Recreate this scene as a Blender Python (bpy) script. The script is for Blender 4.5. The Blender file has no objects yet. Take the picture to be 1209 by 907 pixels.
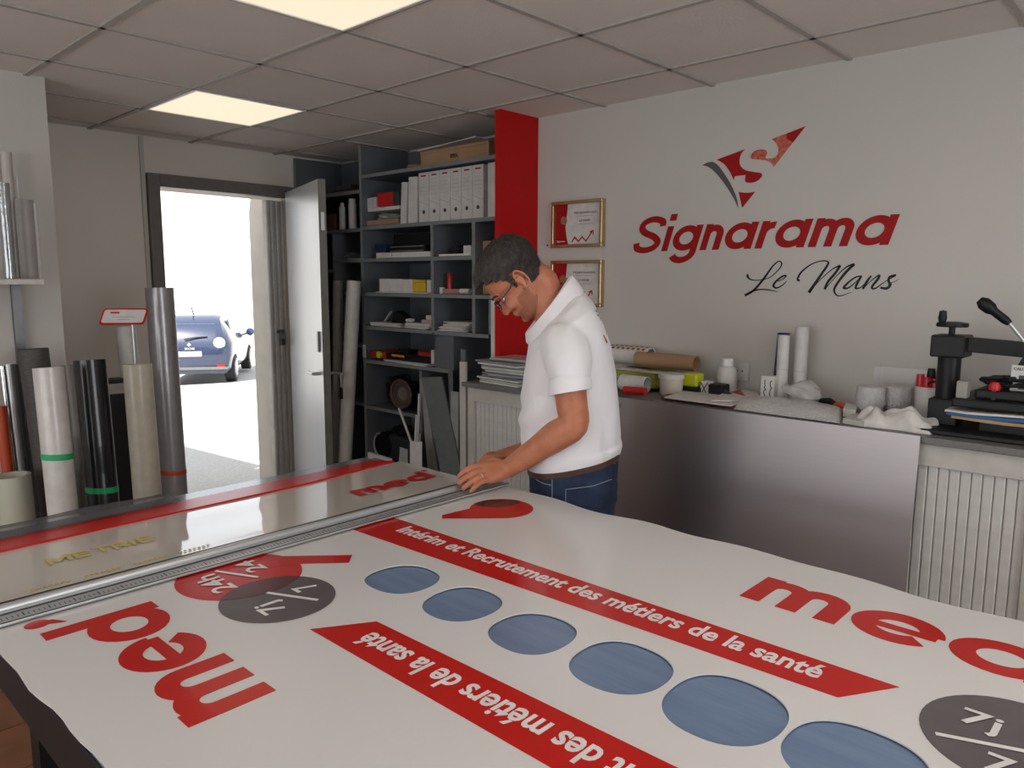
import bpy, bmesh, math, random
from mathutils import Vector, Matrix, noise
V = Vector
random.seed(7)
SC = bpy.context.scene
COL = SC.collection
# ---------------------------------------------------------------- camera
F, YAW, PITCH, ROLL, CZ = 890.0, -.752, -.135, .004, 1.62
_cy, _sy = math.cos(YAW), math.sin(YAW)
FW = V((_sy*math.cos(PITCH), _cy*math.cos(PITCH), math.sin(PITCH)))
_r = V((_cy, -_sy, 0)); _u = _r.cross(FW)
RT = _r*math.cos(ROLL)+_u*math.sin(ROLL); UP = -_r*math.sin(ROLL)+_u*math.cos(ROLL)
EYE = V((0, 0, CZ))
cam = bpy.data.cameras.new('camera'); camo = bpy.data.objects.new('camera', cam); COL.objects.link(camo)
cam.sensor_width = 36; cam.sensor_fit = 'HORIZONTAL'; cam.lens = F/1209*36; cam.clip_start = .05; cam.clip_end = 300
M = Matrix((RT, UP, -FW)).transposed().to_4x4(); M.translation = EYE
camo.matrix_world = M; SC.camera = camo
# ---------------------------------------------------------------- sky, sun, daylight, exposure
SC.view_settings.view_transform = 'Standard'; SC.view_settings.look = 'None'
SC.view_settings.exposure = 0.0; SC.view_settings.gamma = 1.0
try: SC.view_settings.use_curve_mapping = False
except Exception: pass
w = bpy.data.worlds.new('sky'); SC.world = w; w.use_nodes = True
nt = w.node_tree; bg = nt.nodes['Background']
sky = nt.nodes.new('ShaderNodeTexSky'); sky.sky_type = 'HOSEK_WILKIE'; sky.turbidity = 5
sky.sun_direction = V((.28, -.8, 1)).normalized(); sky.ground_albedo = .5
hz = nt.nodes.new('ShaderNodeMix'); hz.data_type = 'RGBA'; hz.inputs[0].default_value = .7; hz.inputs[7].default_value = (.80, .82, .84, 1)
nt.links.new(sky.outputs[0], hz.inputs[6]); nt.links.new(hz.outputs[2], bg.inputs[0]); bg.inputs[1].default_value = 3.0
sun = bpy.data.lights.new('sun', 'SUN'); sun.energy = 16; sun.angle = .01; sun.color = (1, .95, .88)
so = bpy.data.objects.new('sun', sun); COL.objects.link(so); so.location = (0, -8, 12)
so.rotation_euler = V((.28, -.8, 1)).to_track_quat('Z', 'Y').to_euler()
def area(name, loc, direction, sx, sy, e, col):
    l = bpy.data.lights.new(name, 'AREA'); l.shape = 'RECTANGLE'; l.size = sx; l.size_y = sy; l.energy = e; l.color = col
    o = bpy.data.objects.new(name, l); COL.objects.link(o); o.location = loc
    o.rotation_euler = V(direction).to_track_quat('-Z', 'Z').to_euler(); return o
area('front_window_daylight', (-1.35, -2.71, 1.45), (0, 1, .08), 3.9, 1.7, 36, (.95, .98, 1))
area('side_window_daylight', (2.72, .9, 1.5), (-1, 0, .08), 2.3, 1.6, 46, (.93, .97, 1))
area('doorway_portal', (-5.27, 2.49, 1.1), (1, 0, 0), .92, 2.2, 1, (1, 1, 1)).data.cycles.is_portal = True

# ---------------------------------------------------------------- helpers
def ray(u, v): return FW+RT*((u-604.5)/F)-UP*((v-453.5)/F)
def onx(u, v, x): d = ray(u, v); return EYE+d*(x/d.x)
def ony(u, v, y): d = ray(u, v); return EYE+d*(y/d.y)
def onz(u, v, z): d = ray(u, v); return EYE+d*((z-CZ)/d.z)
HF = V((math.sin(YAW), math.cos(YAW), 0))
def ond(u, v, D): d = ray(u, v); return EYE+d*(D/d.dot(HF))

MATS = {}
def mat(name, col, rough=.5, metal=0., col2=None, ns=20., bump=0., bs=80., coat=0., emis=None, es=0., alpha=None, trans=0., stretch=None, ior=1.45, spec=.5):
    if name in MATS: return MATS[name]
    m = bpy.data.materials.new(name); m.use_nodes = True; n = m.node_tree.nodes; L = m.node_tree.links
    b = n['Principled BSDF']
    b.inputs['Base Color'].default_value = (*col, 1); b.inputs['Roughness'].default_value = rough; b.inputs['Metallic'].default_value = metal
    b.inputs['Coat Weight'].default_value = coat; b.inputs['IOR'].default_value = ior; b.inputs['Specular IOR Level'].default_value = spec
    if trans: b.inputs['Transmission Weight'].default_value = trans
    if alpha is not None: b.inputs['Alpha'].default_value = alpha
    if emis: b.inputs['Emission Color'].default_value = (*emis, 1); b.inputs['Emission Strength'].default_value = es
    tc = n.new('ShaderNodeTexCoord'); mp = n.new('ShaderNodeMapping'); L.new(tc.outputs['Object'], mp.inputs[0])
    if stretch: mp.inputs['Scale'].default_value = stretch
    if col2 is None: col2 = tuple(c*.88 for c in col)
    nz = n.new('ShaderNodeTexNoise'); nz.inputs['Scale'].default_value = ns; nz.inputs['Detail'].default_value = 4
    L.new(mp.outputs[0], nz.inputs['Vector'])
    cr = n.new('ShaderNodeValToRGB'); cr.color_ramp.elements[0].position = .35; cr.color_ramp.elements[1].position = .65
    cr.color_ramp.elements[0].color = (*col, 1); cr.color_ramp.elements[1].color = (*col2, 1)
    L.new(nz.outputs[0], cr.inputs[0]); L.new(cr.outputs[0], b.inputs['Base Color'])
    if bump:
        n2 = n.new('ShaderNodeTexNoise'); n2.inputs['Scale'].default_value = bs; n2.inputs['Detail'].default_value = 3
        L.new(mp.outputs[0], n2.inputs['Vector'])
        bp = n.new('ShaderNodeBump'); bp.inputs['Strength'].default_value = bump; bp.inputs['Distance'].default_value = .01
        L.new(n2.outputs[0], bp.inputs['Height']); L.new(bp.outputs[0], b.inputs['Normal'])
    MATS[name] = m; return m

def newbm(): return bmesh.new()
def box(bm, a, b):
    x0, x1 = sorted((a[0], b[0])); y0, y1 = sorted((a[1], b[1])); z0, z1 = sorted((a[2], b[2]))
    vs = [bm.verts.new(p) for p in ((x0,y0,z0),(x1,y0,z0),(x1,y1,z0),(x0,y1,z0),(x0,y0,z1),(x1,y0,z1),(x1,y1,z1),(x0,y1,z1))]
    for f in ((0,3,2,1),(4,5,6,7),(0,1,5,4),(1,2,6,5),(2,3,7,6),(3,0,4,7)): bm.faces.new([vs[i] for i in f])
    return vs
def obox(bm, c, sx, sy, sz, rot=0, tilt=None):
    """box with base centre c, rotated about z by rot, optional tilt matrix"""
    vs = box(bm, (-sx/2, -sy/2, 0), (sx/2, sy/2, sz))
    R = Matrix.Rotation(rot, 3, 'Z')
    if tilt is not None: R = R@tilt
    for v in vs: v.co = R@v.co+V(c)
    return vs
def bar(bm, p, q, wx, wy, up=(0, 0, 1)):
    """rectangular bar from p to q"""
    p, q = V(p), V(q); d = (q-p).normalized(); a = d.cross(V(up))
    if a.length < 1e-4: a = d.cross(V((1, 0, 0)))
    a.normalize(); b = a.cross(d)
    vs = []
    for o in (p, q):
        for s, t in ((-1,-1),(1,-1),(1,1),(-1,1)): vs.append(bm.verts.new(o+a*s*wx/2+b*t*wy/2))
    for f in ((0,1,2,3),(7,6,5,4),(0,4,5,1),(1,5,6,2),(2,6,7,3),(3,7,4,0)): bm.faces.new([vs[i] for i in f])
def ringv(c, A, B, n, p=2.0):
    out = []
    for i in range(n):
        t = 2*math.pi*i/n; cx, sx = math.cos(t), math.sin(t)
        e = 2/p
        out.append(V(c)+A*(abs(cx)**e*(1 if cx >= 0 else -1))+B*(abs(sx)**e*(1 if sx >= 0 else -1)))
    return out
def loft(bm, rings, cap0=True, cap1=True, closed=True):
    R = [[bm.verts.new(p) for p in r] for r in rings]; n = len(R[0])
    for a, b in zip(R, R[1:]):
        for i in range(n if closed else n-1):
            j = (i+1) % n; bm.faces.new((a[i], a[j], b[j], b[i]))
    if cap0: bm.faces.new(R[0][::-1])
    if cap1: bm.faces.new(R[-1])
    return R
def frame(d):
    d = V(d).normalized(); a = d.cross(V((0, 0, 1)))
    if a.length < 1e-3: a = V((1, 0, 0))
    a.normalize(); return a, a.cross(d).normalized()
def tube(bm, p, q, r0, r1=None, n=20, hollow=0.):
    p, q = V(p), V(q); r1 = r0 if r1 is None else r1; a, b = frame(q-p)
    if hollow:
        d = (q-p).normalized()
        loft(bm, [ringv(p, a*r0*hollow, b*r0*hollow, n), ringv(p, a*r0, b*r0, n), ringv(q, a*r1, b*r1, n), ringv(q, a*r1*hollow, b*r1*hollow, n), ringv(q-d*r1*2, a*r1*hollow*.95, b*r1*hollow*.95, n)])
    else: loft(bm, [ringv(p, a*r0, b*r0, n), ringv(q, a*r1, b*r1, n)])
def path(bm, pts, rad, n=8, flat=1.):
    """tube along points; rad number or list"""
    pts = [V(p) for p in pts]
    if not hasattr(rad, '__len__'): rad = [rad]*len(pts)
    rings = []; a0 = None
    for i, p in enumerate(pts):
        d = (pts[min(i+1, len(pts)-1)]-pts[max(i-1, 0)]).normalized()
        if a0 is None: a, b = frame(d)
        else: a = (a0-d*a0.dot(d)).normalized(); b = a.cross(d).normalized()
        a0 = a; rings.append(ringv(p, a*rad[i], b*rad[i]*flat, n))
    loft(bm, rings)
def lathe(bm, c, prof, n=24, ax=(0, 0, 1)):
    ax = V(ax).normalized(); a, b = frame(ax)
    loft(bm, [ringv(V(c)+ax*h, a*max(r, 1e-4), b*max(r, 1e-4), n) for r, h in prof])
def prism(bm, pts, N, t):
    N = V(N); a = [bm.verts.new(V(p)) for p in pts]; b = [bm.verts.new(V(p)+N*t) for p in pts]
    bm.faces.new(a[::-1]); bm.faces.new(b); n = len(a)
    for i in range(n): bm.faces.new((a[i], a[(i+1) % n], b[(i+1) % n], b[i]))
def catmull(pts, k=6):
    P = [V(p) for p in pts]; out = []
    for i in range(len(P)-1):
        a, b, c, d = P[max(i-1, 0)], P[i], P[i+1], P[min(i+2, len(P)-1)]
        for j in range(k):
            t = j/k; out.append(.5*((2*b)+(c-a)*t+(2*a-5*b+4*c-d)*t*t+(3*b-a-3*c+d)*t**3))
    out.append(P[-1]); return out
def finish(bm, smooth):
    bmesh.ops.recalc_face_normals(bm, faces=bm.faces)
    if smooth:
        for f in bm.faces: f.smooth = True
        if smooth is not True:
            pass
def mesh_obj(name, bm, m, loc=(0, 0, 0), smooth=False, bevel=0.):
    loc = V(loc)
    finish(bm, smooth)
    if loc.length: bmesh.ops.translate(bm, verts=bm.verts, vec=-loc)
    me = bpy.data.meshes.new(name); bm.to_mesh(me); bm.free()
    if smooth:
        try: me.set_sharp_from_angle(angle=math.radians(42 if smooth is True else smooth))
        except Exception: pass
    me.materials.append(m)
    o = bpy.data.objects.new(name, me); COL.objects.link(o)
    if bevel:
        b = o.modifiers.new('bevel', 'BEVEL'); b.width = bevel; b.segments = 2; b.limit_method = 'ANGLE'; b.angle_limit = math.radians(50)
    return o
def tag(o, label, cat, group=None):
    o['label'] = label; o['category'] = cat
    if group: o['group'] = group
    return o
def thing(name, loc, label, cat, group=None):
    o = bpy.data.objects.new(name, None); COL.objects.link(o); o.location = loc; o.empty_display_size = .05
    return tag(o, label, cat, group)
def wloc(o):
    l = V(o.location)
    while o.parent: o = o.parent; l += V(o.location)
    return l
def part(name, bm, m, root, smooth=False, bevel=0., label=None):
    o = mesh_obj(name, bm, m, wloc(root), smooth, bevel); o.parent = root
    if label: o['label'] = label
    return o
def single(name, bm, m, label, cat, group=None, smooth=False, bevel=0.):
    xs = [v.co for v in bm.verts]
    c = V(((min(p.x for p in xs)+max(p.x for p in xs))/2, (min(p.y for p in xs)+max(p.y for p in xs))/2, min(p.z for p in xs)))
    o = mesh_obj(name, bm, m, c, smooth, bevel); o.location = c
    return tag(o, label, cat, group)
def struct(name, bm, m, smooth=False, bevel=0.):
    o = mesh_obj(name, bm, m, (0, 0, 0), smooth, bevel); o['kind'] = 'structure'; return o
def wallpart(name, bm, m, root, smooth=False, bevel=0.): return part(name, bm, m, root, smooth, bevel)

# flat lettering --------------------------------------------------
def stroke2d(bm, pts, w, closed=False, t=.001):
    """thick polyline in the xy plane, w number or list"""
    P = [V((p[0], p[1])) for p in pts]; n = len(P)
    if not hasattr(w, '__len__'): w = [w]*n
    Ls, Rs = [], []
    for i in range(n):
        a = P[(i-1) % n] if (closed or i > 0) else None; c = P[(i+1) % n] if (closed or i < n-1) else None
        d1 = (P[i]-a).normalized() if a is not None else None; d2 = (c-P[i]).normalized() if c is not None else None
        if d1 is None: d1 = d2
        if d2 is None: d2 = d1
        n1 = V((-d1.y, d1.x)); n2 = V((-d2.y, d2.x)); m = (n1+n2)
        m = m.normalized() if m.length > 1e-5 else n1
        k = 1/max(.5, m.dot(n1)); o = m*k*w[i]/2
        Ls.append(P[i]+o); Rs.append(P[i]-o)
    rings = [[bm.verts.new((q.x, q.y, z)) for q, z in ((Ls[i], 0), (Rs[i], 0), (Rs[i], t), (Ls[i], t))] for i in range(n)]
    for i in range(n if closed else n-1):
        A, B = rings[i], rings[(i+1) % n]
        for j in range(4): bm.faces.new((A[j], A[(j+1) % 4], B[(j+1) % 4], B[j]))
    if not closed: bm.faces.new(rings[0]); bm.faces.new(rings[-1][::-1])
def circ(cx, cy, rx, ry, a0, a1, n=20): return [(cx+rx*math.cos(math.radians(a0+(a1-a0)*i/n)), cy+ry*math.sin(math.radians(a0+(a1-a0)*i/n))) for i in range(n+1)]
def glyph(bm, ch, w, x0=0., t=.001):
    """geometric heavy letters, x-height 1; returns advance"""
    h = w/2; r = .5-h
    q = [0]
    def S(pts, ww=None, closed=False): q[0] += 1; stroke2d(bm, [(x0+p[0], p[1]) for p in pts], ww or w, closed, t+q[0]*.00025)
    if ch in 'mn':
        S([(h, 0), (h, 1)]); step = .42+h*.5; k = 2 if ch == 'm' else 1
        for i in range(k):
            xa = h+i*step; ra = step/2
            S([(xa, .5)]+circ(xa+ra, .97-h-ra, ra, ra, 180, 0, 12)+[(xa+step, 0)])
        return h*2+step*k
    if ch == 'r':
        S([(h, 0), (h, 1)]); S([(h, .45)]+circ(h+.3, .97-h-.3, .3, .3, 180, 80, 8)); return .48
    if ch == 'i':
        S([(h, 0), (h, 1)]); S([(h, 1.22), (h, 1.22+w*1.05)], w*1.05); return w
    if ch == 'e':
        S(circ(.5, .5, r+.02, r, 0, 318, 30)); S([(h*.8, .47), (1-h*.4, .47)], w*.62); return 1.0
    if ch in 'adg':
        S(circ(.5, .5, r+.02, r, 0, 360, 28)[:-1], closed=True)
        top = 1.42 if ch == 'd' else 1.0
        if ch == 'g': S([(1-h+.04, 1.0), (1-h+.04, .1)]+circ(.5, -.02, r+.04, r-.02, 0, -150, 14))
        else: S([(1-h+.04, 0), (1-h+.04, top)])
        return 1.04
    if ch == 'S':
        p = catmull([(1.0, 1.02, 0), (.93, 1.22, 0), (.55, 1.32, 0), (.2, 1.2, 0), (.13, .98, 0), (.32, .78, 0), (.75, .6, 0), (.97, .38, 0), (.85, .16, 0), (.5, .06, 0), (.15, .14, 0), (.06, .36, 0)], 4)
        S([(q.x, q.y) for q in p]); return 1.1
    return .5
def word(s, w, gap=.1):
    bm = newbm(); x = 0
    for i, ch in enumerate(s): x += glyph(bm, ch, w, x, .001+i*.00002)+gap
    return bm, x-gap
def textbm(body, shear=0., bold=0.):
    c = bpy.data.curves.new('t', 'FONT'); c.body = body; c.size = 1; c.shear = shear; c.offset = bold; c.extrude = .001; c.resolution_u = 3
    o = bpy.data.objects.new('t', c); COL.objects.link(o); bpy.context.view_layer.update()
    me = bpy.data.meshes.new_from_object(o.evaluated_get(bpy.context.evaluated_depsgraph_get()))
    bm = newbm(); bm.from_mesh(me); bpy.data.objects.remove(o); bpy.data.curves.remove(c); bpy.data.meshes.remove(me)
    return bm
def lay(bm, O, X, Y, N, width=None, height=None, t=None):
    """map letter plane to the world; width/height rescale the bounding box"""
    xs = [v.co.x for v in bm.verts]; ys = [v.co.y for v in bm.verts]; zs = [v.co.z for v in bm.verts]
    sx = width/(max(xs)-min(xs)) if width else 1; sy = (height/(max(ys)-min(ys)) if height else sx); x0 = min(xs) if width else 0
    y0 = min(ys) if height else 0
    O, X, Y, N = V(O), V(X).normalized(), V(Y).normalized(), V(N).normalized(); z0 = min(zs); sz = (t/(max(zs)-z0)) if t else 1
    for v in bm.verts: c = v.co.copy(); v.co = O+X*(c.x-x0)*sx+Y*(c.y-y0)*sy+N*(c.z-z0)*sz
    return bm
def shear(bm, k):
    for v in bm.verts: v.co.x += k*v.co.y
    return bm

# ---------------------------------------------------------------- materials
m_wall = mat('wall_paint', (.53, .505, .47), .8, col2=(.515, .49, .455), ns=1.5, bump=.05, bs=150)
m_tile = mat('ceiling_fibre', (.72, .655, .61), .9, col2=(.69, .625, .58), ns=3, bump=.25, bs=220)
m_grid = mat('ceiling_grid_paint', (.42, .38, .35), .6)
m_panel = mat('led_diffuser', (.02, .02, .02), .6, emis=(1.0, .865, .64), es=1.0, spec=.1)
m_panel2 = mat('added_led_diffuser_bright', (.02, .02, .02), .6, emis=(1.0, .93, .85), es=7.5, spec=.1)  # for added unseen panels, set brighter than the visible ones
m_red = mat('red_lacquer', (.47, .005, .006), .45, col2=(.44, .004, .005), ns=3, spec=.25)
m_redv = mat('red_vinyl', (.50, .013, .009), .22, col2=(.46, .011, .008), ns=6, coat=.12, spec=.3)
m_wallred = mat('wall_red_vinyl', (.33, .005, .005), .55, spec=.25)
m_white = mat('white_pvc', (.66, .65, .645), .22, col2=(.645, .635, .625), ns=2.5, bump=.10, bs=3)
m_cream = mat('laminated_print', (.60, .56, .505), .06, col2=(.58, .54, .49), ns=2, bump=.05, bs=4, coat=1.)
m_greyv = mat('grey_vinyl', (.105, .09, .095), .2, coat=.3)
m_dkred = mat('dark_red_vinyl', (.10, .018, .025), .2, coat=.3)
m_blue = mat('cutting_mat_blue', (.135, .20, .32), .22, col2=(.165, .235, .36), ns=5, stretch=(1, 8, 1), bump=.06, bs=30)
m_whitev = mat('white_vinyl', (.75, .74, .73), .3)
m_gold = mat('pale_yellow_print', (.62, .5, .16), .25)
m_alu = mat('brushed_aluminium', (.60, .61, .62), .35, .6, ns=60, stretch=(1, 60, 60))
m_aludk = mat('dark_aluminium', (.2, .2, .21), .35, .7)
m_black = mat('black_plastic', (.010, .010, .011), .45, spec=.3)
m_blackp = mat('black_painted_steel', (.011, .011, .012), .45, bump=.05, spec=.3)
m_steel = mat('stainless_sheet', (.38, .345, .345), .40, 1., col2=(.37, .335, .34), ns=9, stretch=(.6, 1, 14), bump=.02, bs=12)
m_cab = mat('cabinet_beige_steel', (.50, .475, .43), .45)
m_slat = mat('tambour_plastic', (.57, .55, .52), .4)
m_worktop = mat('grey_worktop', (.13, .125, .125), .4, col2=(.15, .145, .14), ns=120)
m_shelf = mat('grey_blue_shelving', (.115, .125, .14), .5, col2=(.10, .11, .125), ns=6)
m_shelfedge = mat('shelf_edge', (.19, .20, .205), .5)
m_frame = mat('door_frame_grey', (.17, .155, .15), .45)
m_door = mat('door_leaf_metal', (.60, .61, .63), .3, .35, col2=(.55, .56, .585), ns=3, stretch=(1, 1, .3))
m_dooredge = mat('door_edge_grey', (.20, .19, .17), .5)
m_floor = mat('terracotta', (.26, .105, .05), .5, col2=(.19, .075, .035), ns=7, bump=.1, bs=60)
m_grout = mat('floor_grout', (.06, .035, .025), .9)
m_card = mat('cardboard', (.36, .22, .12), .8, col2=(.33, .195, .105), ns=9)
m_kraft = mat('kraft_paper', (.33, .20, .13), .7)
m_paper = mat('white_paper', (.62, .60, .58), .6)
m_binder = mat('white_card', (.60, .575, .56), .55)
m_dark = mat('dark_grey_plastic', (.04, .042, .046), .45)
m_yellow = mat('yellow_plastic', (.62, .40, .02), .4)
m_green = mat('green_tape', (.02, .36, .13), .5)
m_orange = mat('orange_tape', (.62, .09, .02), .5)
m_neon = mat('neon_yellow_plastic', (.52, .56, .02), .4)
m_olive = mat('yellow_green_card', (.36, .37, .06), .5)
m_skin = mat('skin', (.50, .19, .105), .5, col2=(.43, .15, .08), ns=22, bump=.08, bs=300)
m_hair = mat('dark_brown_greying_hair', (.016, .011, .009), .6, col2=(.05, .041, .035), ns=90, bump=.8, bs=160, stretch=(1, 1, .4))
m_polo = mat('white_cotton_pique', (.80, .79, .81), .85, col2=(.78, .77, .79), ns=8, bump=.12, bs=420)
m_jean = mat('blue_denim', (.010, .019, .048), .85, col2=(.020, .036, .080), ns=14, bump=.2, bs=350)
m_stitch = mat('denim_stitching', (.22, .25, .3), .8)
m_belt = mat('brown_leather', (.07, .03, .02), .5)
m_bubble = mat('bubble_wrap', (.60, .585, .58), .25, col2=(.52, .51, .51), ns=60, bump=.9, bs=170, coat=.3)
m_clear = mat('clear_plastic', (.85, .85, .85), .08, alpha=.16)
m_film = mat('smoky_clear_film', (.12, .125, .14), .12, alpha=.42)
m_cloth = mat('white_cotton_cloth', (.62, .595, .56), .9, bump=.3, bs=60)
m_navy = mat('navy_card', (.015, .02, .075), .5)
m_goldframe = mat('gold_frame', (.62, .46, .26), .25, .85)
m_glass = mat('glass_pane', (.9, .9, .9), .03, alpha=.10)
m_asph = mat('asphalt', (.34, .34, .33), .9, col2=(.44, .43, .42), ns=40, bump=.5, bs=120)
m_concrete = mat('cream_render', (.62, .58, .52), .9, col2=(.56, .52, .47), ns=4)

# ---------------------------------------------------------------- room shell
XD, YB, YS, XR, YF, ZC = -4.98, 3.23, 3.42, 2.75, -2.75, 2.501
bm = newbm(); box(bm, (XD-.3, YF-.2, -.12), (XR+.2, YS+.2, -.008)); floor = struct('floor', bm, m_grout)
tb = newbm(); box(tb, (-.147, -.147, -.008), (.147, .147, 0))
tm = bpy.data.meshes.new('floor_tile'); tb.to_mesh(tm); tb.free(); tm.materials.append(m_floor)
for i in range(-17, 0):
    for j in range(-2, 9):
        o = bpy.data.objects.new('floor_tile', tm); COL.objects.link(o); o.parent = floor
        o.location = (i*.3+.07, j*.3+.05, random.uniform(-.0008, 0)); o.rotation_euler.z = random.choice((0, math.pi/2, math.pi))
# back wall: logo part, and the recess behind the shelving
bm = newbm(); box(bm, (-2.83, YB, 0), (XR+.2, YS+.2, 2.9)); box(bm, (XD-.3, YS, 0), (-2.83, YS+.2, 2.9)); wall_back = struct('wall_back', bm, m_wall)
# door wall with opening y 2.03..2.95 z 0..2.22
DY0, DY1, DZ = 2.03, 2.95, 2.215
bm = newbm(); box(bm, (XD-.3, 1.13, 0), (XD, DY0, 2.9)); box(bm, (XD-.3, DY1, 0), (XD, YS, 2.9)); box(bm, (XD-.3, DY0, DZ), (XD, DY1, 2.9)); wall_left = struct('wall_left', bm, mat('wall_paint_warm_lifted', (.72, .665, .60), .8, col2=(.70, .645, .58), ns=1.5, bump=.05, bs=150))  # warm paint, lightened on this wall to make up for weak light
bm = newbm(); box(bm, (XD-.3, YF-.2, 0), (-3.9, 1.13, 2.9)); struct('wall_corner', bm, m_wall)
# front wall with shop window, side wall with window
bm = newbm()
box(bm, (-3.9, YF-.2, 0), (XR+.2, YF, .55)); box(bm, (-3.9, YF-.2, 2.35), (XR+.2, YF, 2.9)); box(bm, (-3.9, YF-.2, .55), (-3.4, YF, 2.35)); box(bm, (.7, YF-.2, .55), (XR+.2, YF, 2.35)); struct('wall_front', bm, m_wall)
bm = newbm()
box(bm, (XR, YF, 0), (XR+.2, YB, .65)); box(bm, (XR, YF, 2.35), (XR+.2, YB, 2.9)); box(bm, (XR, YF, .65), (XR+.2, -.3, 2.35)); box(bm, (XR, 2.1, .65), (XR+.2, YB, 2.35)); struct('wall_right', bm, m_wall)
for nm, bxs, pane in (('window_1', [((-3.4, YF-.1, .55), (.7, YF-.05, .6)), ((-3.4, YF-.1, 2.3), (.7, YF-.05, 2.35)), ((-3.4, YF-.1, .6), (-3.35, YF-.05, 2.3)), ((.65, YF-.1, .6), (.7, YF-.05, 2.3)), ((-1.37, YF-.1, .6), (-1.32, YF-.05, 2.3))], ((-3.35, YF-.08, .6), (.65, YF-.074, 2.3))),
                      ('window_2', [((XR+.05, -.3, .65), (XR+.1, 2.1, .7)), ((XR+.05, -.3, 2.3), (XR+.1, 2.1, 2.35)), ((XR+.05, -.3, .7), (XR+.1, -.25, 2.3)), ((XR+.05, 2.05, .7), (XR+.1, 2.1, 2.3))], ((XR+.07, -.25, .7), (XR+.076, 2.05, 2.3)))):
    bm = newbm()
    for a, b in bxs: box(bm, a, b)
    wn = struct(nm, bm, m_frame); bm = newbm(); box(bm, *pane); part('pane', bm, m_glass, wn)
# roof slab
bm = newbm(); box(bm, (XD-.3, YF-.2, 2.9), (XR+.2, YS+.2, 3.1)); struct('roof', bm, m_concrete)
# ceiling: grid and tiles
bm = newbm(); box(bm, (XD, YF, 2.53), (XR, YS, 2.56)); ceil = struct('ceiling', bm, m_grid)
gx = [.6*j-4.178 for j in range(-2, 13)]; gy = [.6*i+.458 for i in range(-6, 6)]
for x in gx:
    if XD < x < XR: bm = newbm(); box(bm, (x-.011, YF, ZC), (x+.011, YS, ZC+.012)); part('grid_bar', bm, m_grid, ceil)
for y in gy:
    if YF < y < YS: bm = newbm(); box(bm, (XD, y-.011, ZC), (XR, y+.011, ZC+.010)); part('grid_bar', bm, m_grid, ceil)
lights = {(3, 1), (0, 2), (6, 1), (9, 1), (7, -2), (10, -2), (3, -3)}  # first two are in view, the rest added unseen as downlight for the table
tmesh = {}
for j in range(-2, 12):
    for i in range(-6, 6):
        x0, x1 = max(.6*j-4.178, XD), min(.6*(j+1)-4.178, XR); y0, y1 = max(.6*i+.458, YF), min(.6*(i+1)+.458, YS)
        if x1-x0 < .03 or y1-y0 < .03 or (j, i) in lights: continue
        cx, cy, sx, sy = (x0+x1)/2, (y0+y1)/2, x1-x0-.012, y1-y0-.012; k = (round(sx, 3), round(sy, 3))
        if k not in tmesh:
            b = newbm(); box(b, (-sx/2, -sy/2, 0), (sx/2, sy/2, .015)); mm = bpy.data.meshes.new('ceiling_tile'); b.to_mesh(mm); b.free(); mm.materials.append(m_tile); tmesh[k] = mm
        o = bpy.data.objects.new('ceiling_tile', tmesh[k]); COL.objects.link(o); o.parent = ceil
        o.location = (cx, cy, ZC+.0075+random.uniform(0, .002)); o.rotation_euler = (random.uniform(-.003, .003), random.uniform(-.003, .003), 0)
lamp_names = {(3, 1): 'square lit ceiling panel cut off by the top edge, nearest to view', (0, 2): 'square lit ceiling panel near the doorway wall'}
for (j, i) in lights:
    x0, y0 = .6*j-4.178, .6*i+.458
    t = thing('ceiling_light', (x0+.3, y0+.3, ZC-.004), lamp_names.get((j, i), 'square lit ceiling panel added outside the picture'), 'ceiling light', None if (j, i) in lamp_names else 'ceiling panels added outside the picture')
    b = newbm()
    for a, c in (((.006, .006), (.594, .018)), ((.006, .582), (.594, .594)), ((.006, .018), (.018, .582)), ((.582, .018), (.594, .582))): box(b, (x0+a[0], y0+a[1], ZC-.004), (x0+c[0], y0+c[1], ZC+.02))
    part('lamp_frame', b, m_whitev, t)
    b = newbm(); box(b, (x0+.018, y0+.018, ZC), (x0+.582, y0+.582, ZC+.01)); part('diffuser', b, m_panel if (j, i) in lamp_names else m_panel2, t)

# trims: red pillar panel, white edge, conduit, door frame
bm = newbm(); box(bm, (-2.87, 2.93, 0), (-2.83, YB+.01, ZC+.02)); struct('trim_1', bm, m_red)
bm = newbm(); box(bm, (-2.905, 2.935, 0), (-2.872, 2.975, ZC-.9)); struct('trim_2', bm, m_binder)
bm = newbm(); box(bm, (XD, 1.935, 0), (XD+.012, 1.96, ZC)); struct('trim_3', bm, m_wall)
bm = newbm(); box(bm, (XD-.02, 1.965, 0), (XD+.035, DY0+.01, 2.285)); box(bm, (XD-.02, DY0+.01, DZ-.01), (XD+.035, DY1, 2.285)); box(bm, (XD-.02, DY1-.005, 0), (XD+.03, DY1+.05, 2.285))
door = struct('door_1', bm, m_frame, bevel=.004)
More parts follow.
